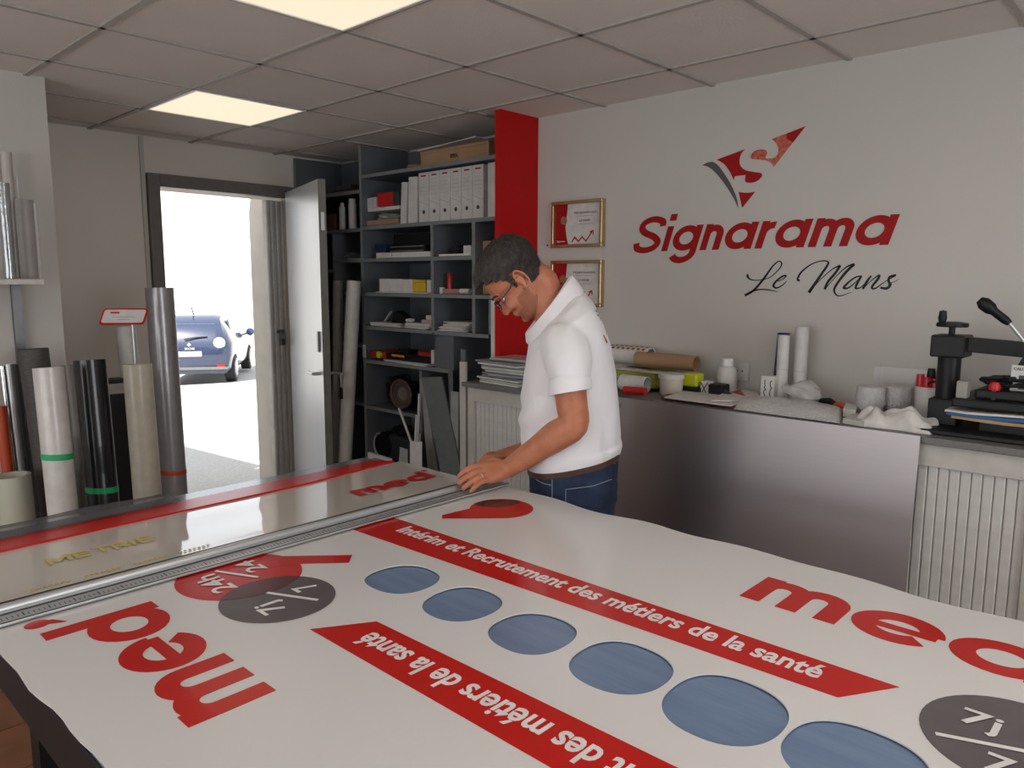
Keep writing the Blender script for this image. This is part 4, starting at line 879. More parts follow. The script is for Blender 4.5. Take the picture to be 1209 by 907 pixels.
# two tall tubes by the door
for (a, b, r, y, lab) in (((397, 548), (399, 332), .030, 2.91, 'slimmer of the two tall pale tubes leaning behind the open door'), ((407, 545), (418, 332), .041, 2.87, 'thicker tall pale tube leaning right of the slimmer one')):
    p0, p1 = ony(*a, y-.06), ony(*b, y+.04); dd_ = (p1-p0); p0 = p0-dd_*((p0.z-.01)/dd_.z)
    bm = newbm(); tube(bm, p0, p1, r*1.12, r*1.12, 28, .9); single('tall_tube', bm, mat('pale_vinyl_roll', (.52, .49, .45), .4), lab, 'roll', smooth=True)
bm = newbm(); box(bm, (X_(426, 2.99), 2.985, 1.115), (X_(429.5, 2.99), 2.99, 1.20)); single('hanging_tag', bm, m_paper, 'small white tag hanging on the shelving edge beside the tubes', 'tag')

# ---------------------------------------------------------------- rolls at the left
def roll(u, v, x, r, m, label, lean=(0, 0), h=None, bv=None, band=None, bandv=None, hollow=.8, cat='roll', name='vinyl_roll', zb=.008, mb=None, cap=None):
    top = onx(u, v, x); b_ = V((top.x+lean[0], top.y+lean[1], zb))
    t = thing(name, b_, label, cat)
    bm = newbm(); tube(bm, b_, top, r, r, 32, hollow); part('roll_sheet', bm, m, t, smooth=True)
    if cap: bm = newbm(); tube(bm, top-V((0, 0, .02)), top+V((0, 0, .003)), r*hollow*.99, r*hollow*.99, 24, .85); part('core', bm, cap, t, smooth=True)
    if band:
        f_ = (onx(u, bv, x).z-zb)/(top.z-zb); c = b_+(top-b_)*f_; d_ = (top-b_).normalized(); bm = newbm(); dd_ = d_*.013+V((.0, .0, .0))
        a, q = frame(d_+V((.06, .08, 0))); loft(bm, [ringv(c-d_*.012, a*(r+.002), q*(r+.002), 32), ringv(c+d_*.012, a*(r+.002), q*(r+.002), 32)]); part('tape_band', bm, band, t, smooth=True)
        if mb: pass
    return t
m_pearl = mat('pearl_vinyl', (.60, .565, .53), .3, coat=.3); m_creamr = mat('cream_vinyl', (.60, .54, .44), .35, coat=.2); m_silver = mat('silver_grey_vinyl', (.34, .32, .33), .28, .3, coat=.3)
m_blackr = mat('black_gloss_vinyl', (.006, .005, .007), .28, coat=.35); m_greyr = mat('taupe_vinyl', (.24, .225, .20), .35); m_mesh = mat('dark_woven_mesh', (.085, .075, .068), .6, col2=(.05, .044, .04), ns=40, stretch=(1, 1, 6))
def wpx(x, px): return px/2*abs(x*FW.x+1.2*FW.y)/F
roll(14, 561, -3.58, .068, mat('milky_green_film', (.52, .52, .42), .25, col2=(.45, .44, .35), ns=9, stretch=(1, 1, .1)), 'short milky roll at the left edge of the picture', lean=(.0, .02))
roll(39, 412, -3.70, .058, m_mesh, 'dark woven mesh roll against the left wall', lean=(.05, .05), hollow=.6)
roll(57, 434, -3.30, .054, m_pearl, 'pearl white roll with a green tape band', lean=(.10, .0), band=m_green, bv=538)
roll(82, 431, -3.72, .037, m_greyr, 'taupe roll between the pearl white and black rolls', lean=(.12, .02))
roll(106, 425, -3.42, .061, m_blackr, 'glossy black roll with a green tape band', lean=(.12, -.01), band=m_green, bv=576)
roll(148, 386, -4.05, .047, mat('off_white_roll', (.56, .54, .50), .4), 'tall off-white roll behind the cream roll', lean=(.1, .02))
roll(162, 430, -3.62, .062, m_creamr, 'cream roll without tape, left of the tall silver roll', lean=(.05, .0))
roll(188, 340, -4.05, .069, m_silver, 'tallest silver grey roll with an orange tape band', lean=(.05, .0), band=m_orange, bv=557)
roll(78, 517, -3.60, .018, m_pearl, 'thin white roll behind the pearl white roll', lean=(.03, .01))
roll(10, 430, -3.80, .016, m_alu, 'thin chrome tube at the far left edge', lean=(.03, .03), name='metal_tube', cat='tube', hollow=.8)
roll(17, 430, -3.82, .012, m_aludk, 'thin dark metal tube beside the chrome one', lean=(.04, .03), name='metal_tube', cat='tube')
roll(3, 432, -3.80, .014, mat('chrome', (.7, .7, .7), .08, 1.), 'shiny thin metal tube cut off by the left edge', lean=(.03, .03), name='metal_tube', cat='tube')
roll(0, 480, -3.72, .022, mat('orange_red_vinyl', (.45, .06, .02), .4), 'orange-red roll cut off by the left edge', lean=(.03, .02))
p0 = onx(134, 447, -3.95); bm = newbm(); box(bm, (p0.x-.05, p0.y-.055, .01), (p0.x+.05, p0.y+.045, p0.z)); single('dark_panel_pack', bm, mat('charcoal_card', (.03, .032, .036), .5), 'charcoal flat pack standing behind the black roll', 'panel pack', bevel=.003)
bm = newbm(); box(bm, (p0.x+.051, p0.y-.05, p0.z-.07), (p0.x+.052, p0.y+.04, p0.z-.02)); o = single('paper_label', bm, m_paper, 'white label stuck on the charcoal pack', 'label')
o.parent = bpy.data.objects['dark_panel_pack']; o.location = o.location-o.parent.location
for k_ in ('label', 'category'): del o[k_]
# small sign on a stem
c = onx(146.5, 374, -3.70); t = thing('sign_stand', (c.x+.02, c.y+.04, 0), 'small white sign with red rim on a thin stem', 'sign')
bm = newbm(); a = V((0, -.0, 0)); hx = (RT.x, RT.y); X2 = V((-.45, .9, 0)).normalized()*0+V((.62, .78, 0)).normalized()
def rrect(w_, h_, r, n=5):
    out = []
    for cx, cy, a0 in ((w_-r, h_-r, 0), (-w_+r, h_-r, 90), (-w_+r, -h_+r, 180), (w_-r, -h_+r, 270)):
        for k in range(n+1): out.append((cx+r*math.cos(math.radians(a0+90*k/n)), cy+r*math.sin(math.radians(a0+90*k/n))))
    return out
nn = V((X2.y, -X2.x, 0)); U2 = (WZ*.75-nn*.45).normalized(); n3 = X2.cross(U2).normalized()
if n3.dot(-c) < 0 and False: n3 = -n3
prism(bm, [c+X2*(p[0]+p[1]*.15)+U2*p[1] for p in rrect(.098, .042, .012)], n3, .004); part('sign_rim', bm, m_redv, t)
sgn = 1 if n3.dot(EYE-c) > 0 else -1
bm = newbm(); prism(bm, [c+n3*(.0042 if sgn > 0 else -.0012)+X2*(p[0]+p[1]*.15)+U2*p[1] for p in rrect(.090, .034, .010)], n3, .001); part('sign_face', bm, m_paper, t)
for k, wd in enumerate((.10, .055)): bm = newbm(); q = c+n3*(.0054*sgn)+U2*(-.004-.014*k); bar(bm, q-X2*wd/2, q+X2*wd/2, .003, .0005, n3); part('small_print', bm, mat('grey_print', (.35, .34, .34), .6), t)
bm = newbm(); q = c+n3*(.0054*sgn)+U2*.018-X2*.04; bar(bm, q-X2*.02, q+X2*.02, .008, .0005, n3); part('red_mark', bm, m_redv, t)
bm = newbm(); tube(bm, (c.x+.02, c.y+.045, 0.01), (c.x, c.y+.035, c.z-.035), .004, n=8); part('stem', bm, m_alu, t)
# wall shelf top left with its rolls
bm = newbm(); box(bm, (-3.898, -.9, 1.600), (-3.60, .985, 1.622)); single('wall_shelf', bm, mat('pale_shelf', (.60, .56, .52), .5), 'pale shelf board on the wall at the upper left', 'shelf', bevel=.002)
bm = newbm(); box(bm, (-3.898, .93, .35), (-3.87, .965, 1.598))
rail = single('shelf_upright', bm, m_aludk, 'perforated grey metal upright below the pale shelf', 'shelf rail')
def sroll(u0, u1, vt, x, m, lab, name='vinyl_roll', cat='roll', hollow=.8):
    a, b = onx(u0, vt, x), onx(u1, vt, x); w_ = (b-a).length*.72/2; c = (a+b)/2
    bm = newbm(); tube(bm, (x, c.y, 1.6235), (x, c.y, c.z), w_, w_, 28, hollow); single(name, bm, m, lab, cat, smooth=True)
sroll(13, 43, 236, -3.76, mat('grey_taupe_roll', (.36, .335, .32), .4), 'grey taupe roll standing right on the pale wall shelf')
sroll(-8, 14, 216, -3.68, mat('silver_film_wrap', (.36, .38, .39), .12, .5, bump=.4, bs=18), 'silver film-wrapped roll standing at the left on the wall shelf')
sroll(-2, 16, 180, -3.84, mat('pale_pinkish_roll', (.50, .46, .44), .45), 'tallest pale roll at the back of the wall shelf')
sroll(18, 22, 208, -3.84, m_paper, 'thin white rod beside the tallest pale roll', 'rod', 'rod')
sroll(39, 44, 240, -3.84, m_paper, 'thin white rod right of the grey taupe roll', 'rod', 'rod')

# ---------------------------------------------------------------- things on the counter
def cx_(u, v, y): return ony(u, v, y).x
stack('paper_pile', -2.80, -2.46, 2.73, 1.101, 12, .0095, [m_paper, mat('pale_green_paper', (.42, .47, .36), .6), m_binder, mat('grey_sheet', (.22, .23, .24), .5), m_paper, mat('grey_sheet', (.22, .23, .24), .5)], 'uneven pile of papers, sheets and folders on the left cabinet', 'papers', dep=.28, jit=.042)
bm = newbm(); obox(bm, (-2.60, 2.87, 1.217), .30, .20, .014, .05); single('white_laptop', bm, m_alu, 'flat silver-white case on top of the paper pile', 'case', bevel=.004)
# lying rolls left
yb_ = 3.12
def lroll(name, a, b, r, m, lab, cat='roll', hollow=.86, y0=3.1, y1=3.1, z=None, core=None):
    p, q = ony(*a, y0), ony(*b, y1)
    if z is not None: p.z = q.z = z
    t = thing(name, ((p+q)/2)-V((0, 0, r)), lab, cat)
    bm = newbm(); d_ = (p-q).normalized(); A, B = frame(d_)
    loft(bm, [ringv(p, A*r, B*r, 28), ringv(q, A*r, B*r, 28), ringv(q, A*r*hollow, B*r*hollow, 28), ringv(q+d_*.08, A*r*hollow*.97, B*r*hollow*.97, 28)], True, True); part('roll_sheet', bm, m, t, smooth=True)
    return t, p, q, r
t, p, q, r = lroll('cardboard_tube', (752, 440), (822, 441), .036, m_card, 'brown cardboard tube lying on top of the printed roll', y0=3.13, y1=3.13, z=1.246)
t, p, q, r = lroll('printed_roll', (716, 440), (768, 444), .046, m_paper, 'white roll printed with brown dots, behind the back of the man', y0=3.17, y1=3.17, z=1.255)
random.seed(4)
for i in range(8):
    for k in range(3):
        x = p.x+.03+i*.03; a = .9+k*.5
        c = V((x+.008*(k % 2), p.y-math.cos(a)*.0465, 1.255+math.sin(a)*.0465-0)); n_ = V((0, -math.cos(a), math.sin(a))); u_ = V((1, 0, 0)); w_ = n_.cross(u_)
        bm = newbm(); prism(bm, [c-n_*.001+u_*.009*math.cos(g)+w_*.008*math.sin(g) for g in [j*2*math.pi/10 for j in range(10)]], n_, .0012); part('brown_dot', bm, mat('brown_print', (.22, .10, .05), .6), t)
bm = newbm(); x0, x1 = cx_(722, 450, 3.05), cx_(776, 450, 3.05); box(bm, (x0, 3.03, 1.121), (x1, 3.215, 1.195)); single('green_carton', bm, m_olive, 'yellow-green carton under the printed roll', 'box', bevel=.003)
bm = newbm(); prism(bm, [(x0-.02, 3.02, 1.200), (x1+.05, 3.005, 1.197), (x1+.06, 3.06, 1.199), (x0-.02, 3.08, 1.204)], (0, 0, 1), .003); t = single('printed_sheet', bm, m_paper, 'white sheet with red arcs lying on the yellow-green carton', 'sheet')
for k in range(3):
    bm = newbm(); X0 = x0+.03+k*.085; stroke2d(bm, [(X0+.03*math.cos(a), 3.035+.012*math.sin(a)) for a in [j*.35 for j in range(8)]], .006, t=.0006)
    for v_ in bm.verts: v_.co.z += 1.2045
    part('red_arc', bm, m_redv, t)
t, p, q, r = lroll('red_capped_roll', (734, 458), (764, 460), .036, m_paper, 'short white roll in front of the yellow-green carton', y0=2.90, y1=2.90, z=1.158)
bm = newbm(); tube(bm, ony(737, 467, 2.80), ony(762, 469, 2.80), .017); c0 = ony(737, 467, 2.80)
for v_ in bm.verts: v_.co.z += 1.139-c0.z
single('red_tube', bm, mat('bright_red_plastic', (.5, .015, .015), .3), 'bright red tube lying in front of the short white roll', 'tube', smooth=True)
bm = newbm(); tube(bm, (cx_(727, 462, 2.95), 2.94, 1.146), (cx_(733, 462, 2.95), 2.97, 1.146), .024, hollow=.6); single('tape_reel', bm, m_dark, 'dark tape reel just right of the back of the man', 'tape', smooth=True)
t = thing('cream_tub', ony(792, 468, 2.93), 'cream plastic tub with a wide lid', 'tub'); c = ony(792, 468, 2.93); t.location.z = 1.121
bm = newbm(); lathe(bm, (c.x, 2.93, 1.121), [(.046, 0), (.050, .005), (.053, .075)], 28); part('tub_body', bm, m_creamr, t, smooth=True)
bm = newbm(); lathe(bm, (c.x, 2.93, 1.196), [(.058, 0), (.059, .004), (.058, .018), (.05, .021), (.001, .020)], 28); part('tub_lid', bm, m_binder, t, smooth=True)
t = thing('tape_dispenser', ony(813, 462, 2.99), 'neon yellow and black tape dispenser beside the cream tub', 'tape dispenser'); c = ony(813, 462, 3.0); t.location.z = 1.121
bm = newbm(); box(bm, (c.x-.040, 2.99, 1.155), (c.x+.045, 3.06, 1.215)); part('dispenser_top', bm, m_neon, t, bevel=.01)
bm = newbm(); box(bm, (c.x-.035, 2.98, 1.121), (c.x+.062, 3.06, 1.155)); part('dispenser_base', bm, m_black, t, bevel=.004)
t = thing('tape_box', ony(831, 464, 3.0), 'small black and white crossed box between dispenser and black charger', 'box'); c = ony(831, 464, 3.0); t.location.z = 1.121
bm = newbm(); box(bm, (c.x-.019, 3.0, 1.121), (c.x+.019, 3.05, 1.185)); part('box_body', bm, m_paper, t, bevel=.002)
bm = newbm(); bar(bm, (c.x-.016, 2.9993, 1.125), (c.x+.016, 2.9993, 1.181), .004, .001, (0, 1, 0)); part('black_cross', bm, m_black, t)
bm = newbm(); bar(bm, (c.x+.016, 2.9993, 1.125), (c.x-.016, 2.9993, 1.181), .004, .001, (0, 1, 0)); part('black_cross', bm, m_black, t)
t = thing('charger', ony(848, 462, 3.0), 'black charger block in front of the white bottle', 'charger'); c = ony(847, 462, 3.0); t.location.z = 1.121
bm = newbm(); box(bm, (c.x-.035, 2.98, 1.121), (c.x+.035, 3.05, 1.18)); part('charger_body', bm, m_black, t, bevel=.008)
bm = newbm(); tube(bm, (c.x+.03, 3.0, 1.148), (c.x+.065, 2.99, 1.135), .014); part('plug', bm, m_dark, t, smooth=True)
x = cx_(858, 450, 3.12)
t = thing('white_bottle', (x, 3.12, 1.121), 'white plastic bottle standing against the wall next to the socket', 'bottle')
bm = newbm(); lathe(bm, (x, 3.12, 1.121), [(.040, 0), (.043, .004), (.043, .105), (.034, .122), (.024, .128)], 28); part('bottle_body', bm, m_paper, t, smooth=True)
bm = newbm(); lathe(bm, (x, 3.12, 1.249), [(.026, 0), (.026, .032), (.02, .036), (.001, .036)], 24); part('bottle_cap', bm, m_whitev, t, smooth=True)
# printed sheets
def wsheet(name, pts, z, m, lab, cat='sheet', th=.004):
    P_ = [onz(u, v, z) for u, v in pts]; bm = newbm(); prism(bm, P_, (0, 0, 1), th); return single(name, bm, m, lab, cat)
wsheet('maroon_folder', [(781, 471), (868, 483), (880, 474), (800, 463)], 1.122, mat('maroon_card', (.13, .02, .03), .5), 'maroon folder at the front edge of the counter', 'folder', .010)
wsheet('white_sheet', [(784, 470), (862, 480), (900, 470), (815, 460)], 1.133, m_paper, 'white sheet lying over the maroon folder')
tri = wsheet('red_mark_sheet', [(840, 474), (905, 474), (893, 464), (862, 459)], 1.139, m_paper, 'white sheet printed with a red triangle')
bm = newbm(); P_ = [onz(u, v, 1.1435) for u, v in ((862, 463), (880, 468), (874, 460))]; prism(bm, P_, (0, 0, 1), .0006); part('red_triangle', bm, m_redv, tri)
# standing rolls, folder, box
def stand(name, u0, u1, vt, y, lab, m, cat='roll', hollow=.9, seam=None):
    a, b = ony(u0, vt, y), ony(u1, vt, y); r = (b.x-a.x)*.70/2; c = (a+b)/2
    t = thing(name, (c.x, y, 1.121), lab, cat); bm = newbm(); tube(bm, (c.x, y, 1.121), (c.x, y, c.z), r, r, 30, hollow); part('roll_sheet', bm, m, t, smooth=True)
    if seam: bm = newbm(); z = 1.121+seam; loft(bm, [ringv((c.x, y, z), V((r+.0015, 0, .0)), V((0, r+.0015, 0)), 30), ringv((c.x, y, z+.004), V((r+.0015, 0, 0)), V((0, r+.0015, 0)), 30)]); part('paper_edge', bm, m_cab, t, smooth=True)
stand('paper_roll', 936.5, 958.5, 386, 3.13, 'taller white paper roll standing on the counter', m_binder, seam=.13)
stand('paper_roll', 916.5, 935, 396, 3.06, 'shorter white paper roll in front of the navy folder', m_binder, seam=.14)
bm = newbm(); a = ony(917, 393, 3.16); b = ony(913, 470, 3.10)
prism(bm, [(b.x-.01, 3.10, 1.121), (b.x+.02, 3.10, 1.121), (a.x+.05, 3.17, a.z+.0), (a.x-.0, 3.17, a.z)], (0, 1, 0), .012); single('navy_folder', bm, m_navy, 'tall navy folder standing behind the shorter white roll', 'folder')
t = thing('written_box', ony(905, 470, 3.0), 'small white upright box covered in black handwriting', 'box'); c = ony(905.5, 470, 3.0); t.location.z = 1.121
bm = newbm(); box(bm, (c.x-.030, 3.0, 1.121), (c.x+.028, 3.04, 1.235)); part('box_body', bm, m_paper, t, bevel=.002)
random.seed(8)
for k in range(2):
    bm = newbm(); X0 = c.x-.012+k*.026; stroke2d(bm, [(X0+random.uniform(-.005, .005), 1.13+i*.008) for i in range(12)], .0035, t=.0005)
    for v_ in bm.verts: v_.co = V((v_.co.x, 2.9998-v_.co.z, v_.co.y))
    part('handwriting', bm, m_black, t)
# bubble wrap, plastic, cutter
def blanket(name, pts_lo, pts_hi, z0, h, m, lab, cat, seed, bumpy=.011, nu=30, nv=8):
    bm = newbm(); rows = []
    for i in range(nu+1):
        f_ = i/nu*(len(pts_lo)-1); k = min(int(f_), len(pts_lo)-2); g_ = f_-k
        a = onz(*(pts_lo[k][j]*(1-g_)+pts_lo[k+1][j]*g_ for j in (0, 1)), z0); b = onz(*(pts_hi[k][j]*(1-g_)+pts_hi[k+1][j]*g_ for j in (0, 1)), z0)
        row = []
        for j in range(nv+1):
            q = j/nv; p = a.lerp(b, q); e = math.sin(math.pi*min(1, max(0, q)))**.45*math.sin(math.pi*min(1, max(0, i/nu)))**.22
            p.z = z0+h*e+bumpy*noise.noise(p*22+V((seed, 0, 0)))*e; row.append(bm.verts.new(p))
        rows.append(row)
    for a, b in zip(rows, rows[1:]):
        for j in range(nv): bm.faces.new((a[j], b[j], b[j+1], a[j+1]))
    r_ = bmesh.ops.extrude_face_region(bm, geom=bm.faces[:])
    for v in [v for v in r_['geom'] if isinstance(v, bmesh.types.BMVert)]: v.co.z = z0-.0005
    return single(name, bm, m, lab, cat, smooth=True)
blanket('bubble_wrap', [(866, 483), (925, 491), (992, 500)], [(875, 472), (935, 477), (996, 484)], 1.124, .040, m_bubble, 'folded length of bubble wrap lying along the front of the counter', 'bubble wrap', 3)
single('clear_bag', crumple(cx_(950, 470, 3.02), 3.0, 1.150, .072, .05, .075, 31), mat('milky_plastic', (.62, .60, .59), .2, alpha=.55, bump=.6, bs=30), 'crumpled milky plastic bag at the foot of the taller roll', 'plastic bag', smooth=True)
t = thing('orange_cutter', ony(985, 474, 3.05), 'orange and black hand tool lying behind the bubble wrap', 'tool'); c = ony(985, 474, 3.05); t.location.z = 1.121
bm = newbm(); path(bm, [(c.x, 3.05, 1.137), (c.x+.03, 3.04, 1.142), (c.x+.06, 3.03, 1.136)], [.010, .012, .008], 10); part('orange_handle', bm, m_orange, t, smooth=True)
bm = newbm(); path(bm, [(c.x-.06, 3.06, 1.145), (c.x-.02, 3.055, 1.150), (c.x+.01, 3.05, 1.138)], [.012, .014, .010], 10); part('black_head', bm, m_black, t, smooth=True)
# wood offcuts
wsheet('wood_offcut', [(995, 500), (1018, 504), (1033, 499), (1008, 493)], 1.122, m_cab, 'small pale wooden block at the counter edge', 'wood block', .018)
wsheet('white_block', [(995, 492), (1010, 494), (1012, 487), (998, 485)], 1.122, m_paper, 'small white block behind the pale wooden block', 'block', .03)
# bubble wrapped cups
for u, vt, vb, r0, r1, y, lab in ((1026, 465, 497, .036, .052, 3.0, 'left of two cups wrapped in bubble wrap'), (1057, 463, 492, .034, .050, 3.07, 'right one of two cups wrapped in bubble wrap')):
    x = cx_(u, vb, y); bm = newbm(); prof = [(r0*.7, 0), (r0, .006), (r1*.97, .045), (r1, .075), (r1*.98, .108), (r1*.8, .112), (.001, .108)]
    lathe(bm, (x, y, 1.121), prof, 28)
    for v in bm.verts: v.co += V((v.co.x-x, v.co.y-y, 0)).normalized()*.006*noise.noise(v.co*45)
    single('wrapped_cup', bm, m_bubble, lab, 'cup', smooth=True)
# folded cloth
def cloth(name, cx, cy, z, sx, sy, sz, seed, m, lab):
    bm = newbm(); n_ = 34; G_ = []
    for i in range(n_+1):
        row = []
        for j in range(n_+1):
            u_, v_ = i/n_*2-1, j/n_*2-1; e = max(0, 1-(u_*u_)**1.6)*max(0, 1-(v_*v_)**1.6)
            p = V((u_*2.2, v_*2.2, seed)); fo = .35+.28*math.sin(5*u_+2.5*v_+4*noise.noise(p*.6))+.22*math.sin(7*v_-3*u_+3*noise.noise(p*.5+V((4, 0, 0))))
            row.append(bm.verts.new((cx+u_*sx*(1+.12*noise.noise(V((u_*2, v_*2, seed+5)))), cy+v_*sy*(1+.12*noise.noise(V((v_*2, u_*2, seed+9)))), z+sz*(e**.4)*(.35+fo)+.001)))
        G_.append(row)
    for i in range(n_):
        for j in range(n_): bm.faces.new((G_[i][j], G_[i+1][j], G_[i+1][j+1], G_[i][j+1]))
    r_ = bmesh.ops.extrude_face_region(bm, geom=bm.faces[:])
    for v in [v for v in r_['geom'] if isinstance(v, bmesh.types.BMVert)]: v.co.z = z
    return single(name, bm, m, lab, 'cloth', smooth=60)
cloth('folded_cloth', cx_(1062, 505, 2.83)-.012, 2.83, 1.121, .125, .085, .062, 2.3, m_cloth, 'crumpled white cloth lying beside the heat press base')
# thin clear acrylic holder against the wall
x0, x1 = cx_(1033, 460, 3.16), cx_(1112, 460, 3.16)
t = thing('acrylic_holder', ((x0+x1)/2, 3.16, 1.121), 'faint clear plastic box standing behind the wrapped cups', 'plastic box')
bm = newbm(); box(bm, (x0, 3.14, 1.121), (x1, 3.143, 1.295)); part('front_pane', bm, m_clear, t)
bm = newbm(); box(bm, (x0, 3.143, 1.121), (x0+.003, 3.21, 1.295)); part('side_pane', bm, m_clear, t)
bm = newbm(); box(bm, (x1-.003, 3.143, 1.121), (x1, 3.21, 1.295)); part('side_pane', bm, m_clear, t)
# white cup with red tool holder
x = cx_(1098, 490, 3.09)-.012
t = thing('tool_cup', (x, 3.09, 1.121), 'white cup holding red-handled tools beside the press post', 'cup')
bm = newbm(); lathe(bm, (x, 3.09, 1.121), [(.038, 0), (.041, .003), (.045, .118), (.040, .118), (.036, .012), (.001, .012)], 28); part('cup_body', bm, m_binder, t, smooth=True)
m_br = mat('bright_red_plastic', (.5, .015, .015), .3)
for i, (dx, dy, h, m) in enumerate(((-.022, -.01, .085, m_br), (.0, -.02, .075, m_br), (.02, -.008, .07, m_br), (.0, .016, .105, m_black), (.026, .015, .09, m_black))):
    p = thing('screwdriver', (x+dx*.6, 3.09+dy, 1.135), ['red-handled tool at the left of the white cup', 'red-handled tool at the front of the white cup', 'red-handled tool at the right of the white cup', 'black-handled tool standing tallest in the white cup', 'black-handled tool at the right of the white cup'][i], 'tool', 'tools in the white cup')
    bm = newbm(); path(bm, [(x+dx*.6, 3.09+dy, 1.135), (x+dx, 3.09+dy*1.2, 1.235)], .004, 8); part('shaft', bm, m_alu, p, smooth=True)
    bm = newbm(); path(bm, [(x+dx, 3.09+dy*1.2, 1.20), (x+dx*1.1, 3.09+dy*1.3, 1.23), (x+dx*1.2, 3.09+dy*1.4, 1.20+h)], [.014, .018, .013], 10); part('grip', bm, m, p, smooth=True)
bm = newbm(); path(bm, catmull([(x+.02, 3.0, 1.26), (x+.05, 2.99, 1.27), (x+.08, 2.98, 1.235), (x+.10, 2.97, 1.20)], 4), .004, 6); single('black_cable', bm, m_black, 'black cable between the tool cup and the press post', 'cable', smooth=True)

# ---- heat press
PX, PY = -.668, 2.93
hp = thing('heat_press', (-.45, 2.96, 1.121), 'black heat press with hand wheel and long lever at the right end', 'heat press')
bm = newbm(); box(bm, (-.735, 2.76, 1.121), (-.02, 3.18, 1.136)); part('base_plate', bm, m_blackp, hp, bevel=.004)
bm = newbm(); box(bm, (PX-.045, PY-.05, 1.136), (PX+.045, PY+.05, 1.225)); part('post_foot', bm, m_blackp, hp, bevel=.004)
bm = newbm(); tube(bm, (PX, PY, 1.22), (PX, PY, 1.37), .036, n=24); part('post', bm, m_blackp, hp, smooth=True)
bm = newbm(); box(bm, (PX-.05, PY-.06, 1.37), (PX+.055, PY+.06, 1.445)); part('head_block', bm, m_blackp, hp, bevel=.006)
bm = newbm(); tube(bm, (PX, PY, 1.445), (PX, PY, 1.475), .010); lathe(bm, (PX, PY, 1.472), [(.048, 0), (.05, .006), (.048, .014), (.02, .018)], 24); part('hand_wheel', bm, m_black, hp, smooth=True)
bm = newbm(); lathe(bm, (PX-.025, PY-.03, 1.486), [(.010, 0), (.014, .015), (.011, .04), (.001, .043)], 16); part('wheel_knob', bm, m_black, hp, smooth=True)
bm = newbm(); bar(bm, (PX+.05, PY, 1.415), (PX+.36, PY+.06, 1.395), .045, .05); part('arm', bm, m_blackp, hp, bevel=.003)
bm = newbm(); prism(bm, [(PX+.15, PY-.012, 1.24), (PX+.36, PY-.0, 1.24), (PX+.36, PY-.0, 1.40), (PX+.22, PY-.012, 1.40)], (0, 1, 0), .02); part('gusset', bm, m_blackp, hp)
bm = newbm(); box(bm, (PX+.19, PY-.04, 1.275), (PX+.262, PY-.032, 1.358)); lb = part('caution_label', bm, m_paper, hp)
part('lettering', lay(textbm('CAUTION', 0, .02), (PX+.196, PY-.0405, 1.342), WX, WZ, NY, width=.055, height=.009, t=.0006), m_dark, lb)
bm = newbm(); box(bm, (PX+.212, PY-.041, 1.308), (PX+.245, PY-.04, 1.326)); part('warning_mark', bm, m_dark, lb)
bm = newbm(); box(bm, (PX+.212, PY-.041, 1.280), (PX+.245, PY-.04, 1.292)); part('warning_mark', bm, m_dark, lb)
bm = newbm(); box(bm, (PX+.045, 2.80, 1.215), (.0, 3.12, 1.243)); part('upper_platen', bm, m_blackp, hp, bevel=.006)
bm = newbm(); box(bm, (PX+.10, 2.84, 1.243), (.0, 3.08, 1.275)); part('heater_cover', bm, m_blackp, hp, bevel=.008)
bm = newbm(); prism(bm, [(PX+.33, PY+.03, 1.30), (PX+.40, PY+.03, 1.30), (PX+.42, PY+.03, 1.47), (PX+.385, PY+.03, 1.47)], (0, 1, 0), .05); part('lever_bracket', bm, m_blackp, hp, bevel=.003)
for z_ in (1.36, 1.41): bm = newbm(); tube(bm, (PX+.36, PY+.02, z_), (PX+.36, PY+.035, z_), .008, n=10); part('bolt', bm, m_alu, hp, smooth=True)
l0 = ony(1209, 403, PY+.02); l1 = ony(1192, 382, PY); l2 = ony(1156, 354, PY-.02); dd_ = (l0-l1).normalized()
bm = newbm(); tube(bm, l0+dd_*.05, l1, .006); part('lever_rod', bm, m_alu, hp, smooth=True)
bm = newbm(); path(bm, [l1, l1.lerp(l2, .15), l1.lerp(l2, .5), l1.lerp(l2, .62), l1.lerp(l2, .85), l2], [.010, .014, .014, .021, .022, .012], 12); part('lever_grip', bm, m_black, hp, smooth=True)
for k, (m, z0_, z1_, dx) in enumerate(((mat('tan_felt', (.40, .26, .13), .9), 1.176, 1.186, .05), (mat('blue_foam', (.03, .11, .25), .7), 1.187, 1.198, .035), (m_paper, 1.199, 1.206, .03))):
    bm = newbm(); rows = []
    for i in range(13):
        x = PX+dx+(.668-dx)*i/12; zz = .003*math.sin(x*17+k); rows.append([bm.verts.new((x, 2.79, z0_+zz)), bm.verts.new((x, 2.79, z1_+zz)), bm.verts.new((x, 3.11, z1_+zz)), bm.verts.new((x, 3.11, z0_+zz))])
    for a, b in zip(rows, rows[1:]):
        for j in range(4): bm.faces.new((a[j], a[(j+1) % 4], b[(j+1) % 4], b[j]))
    bm.faces.new(rows[0]); bm.faces.new(rows[-1][::-1]); part(['felt_pad', 'foam_pad', 'cover_sheet'][k], bm, m, hp)
bm = newbm(); box(bm, (PX+.12, 2.86, 1.136), (-.02, 3.08, 1.170)); part('lower_block', bm, m_blackp, hp)
tangle('press_cables', PX+.19, 2.90, 1.277, .10, .05, .035, 9, 14, 'black cables lying over the top of the heat press')
t = thing('red_knob_tool', (PX+.155, 2.83, 1.244), 'small red knob on the heat press by the cables', 'knob')
bm = newbm(); lathe(bm, (PX+.155, 2.845, 1.276), [(.016, 0), (.018, .012), (.012, .026), (.001, .028)], 16); part('knob', bm, m_br, t, smooth=True)
bm = newbm(); bar(bm, (PX+.155, 2.845, 1.244), (PX+.155, 2.845, 1.277), .012, .012); part('stem', bm, m_black, t)
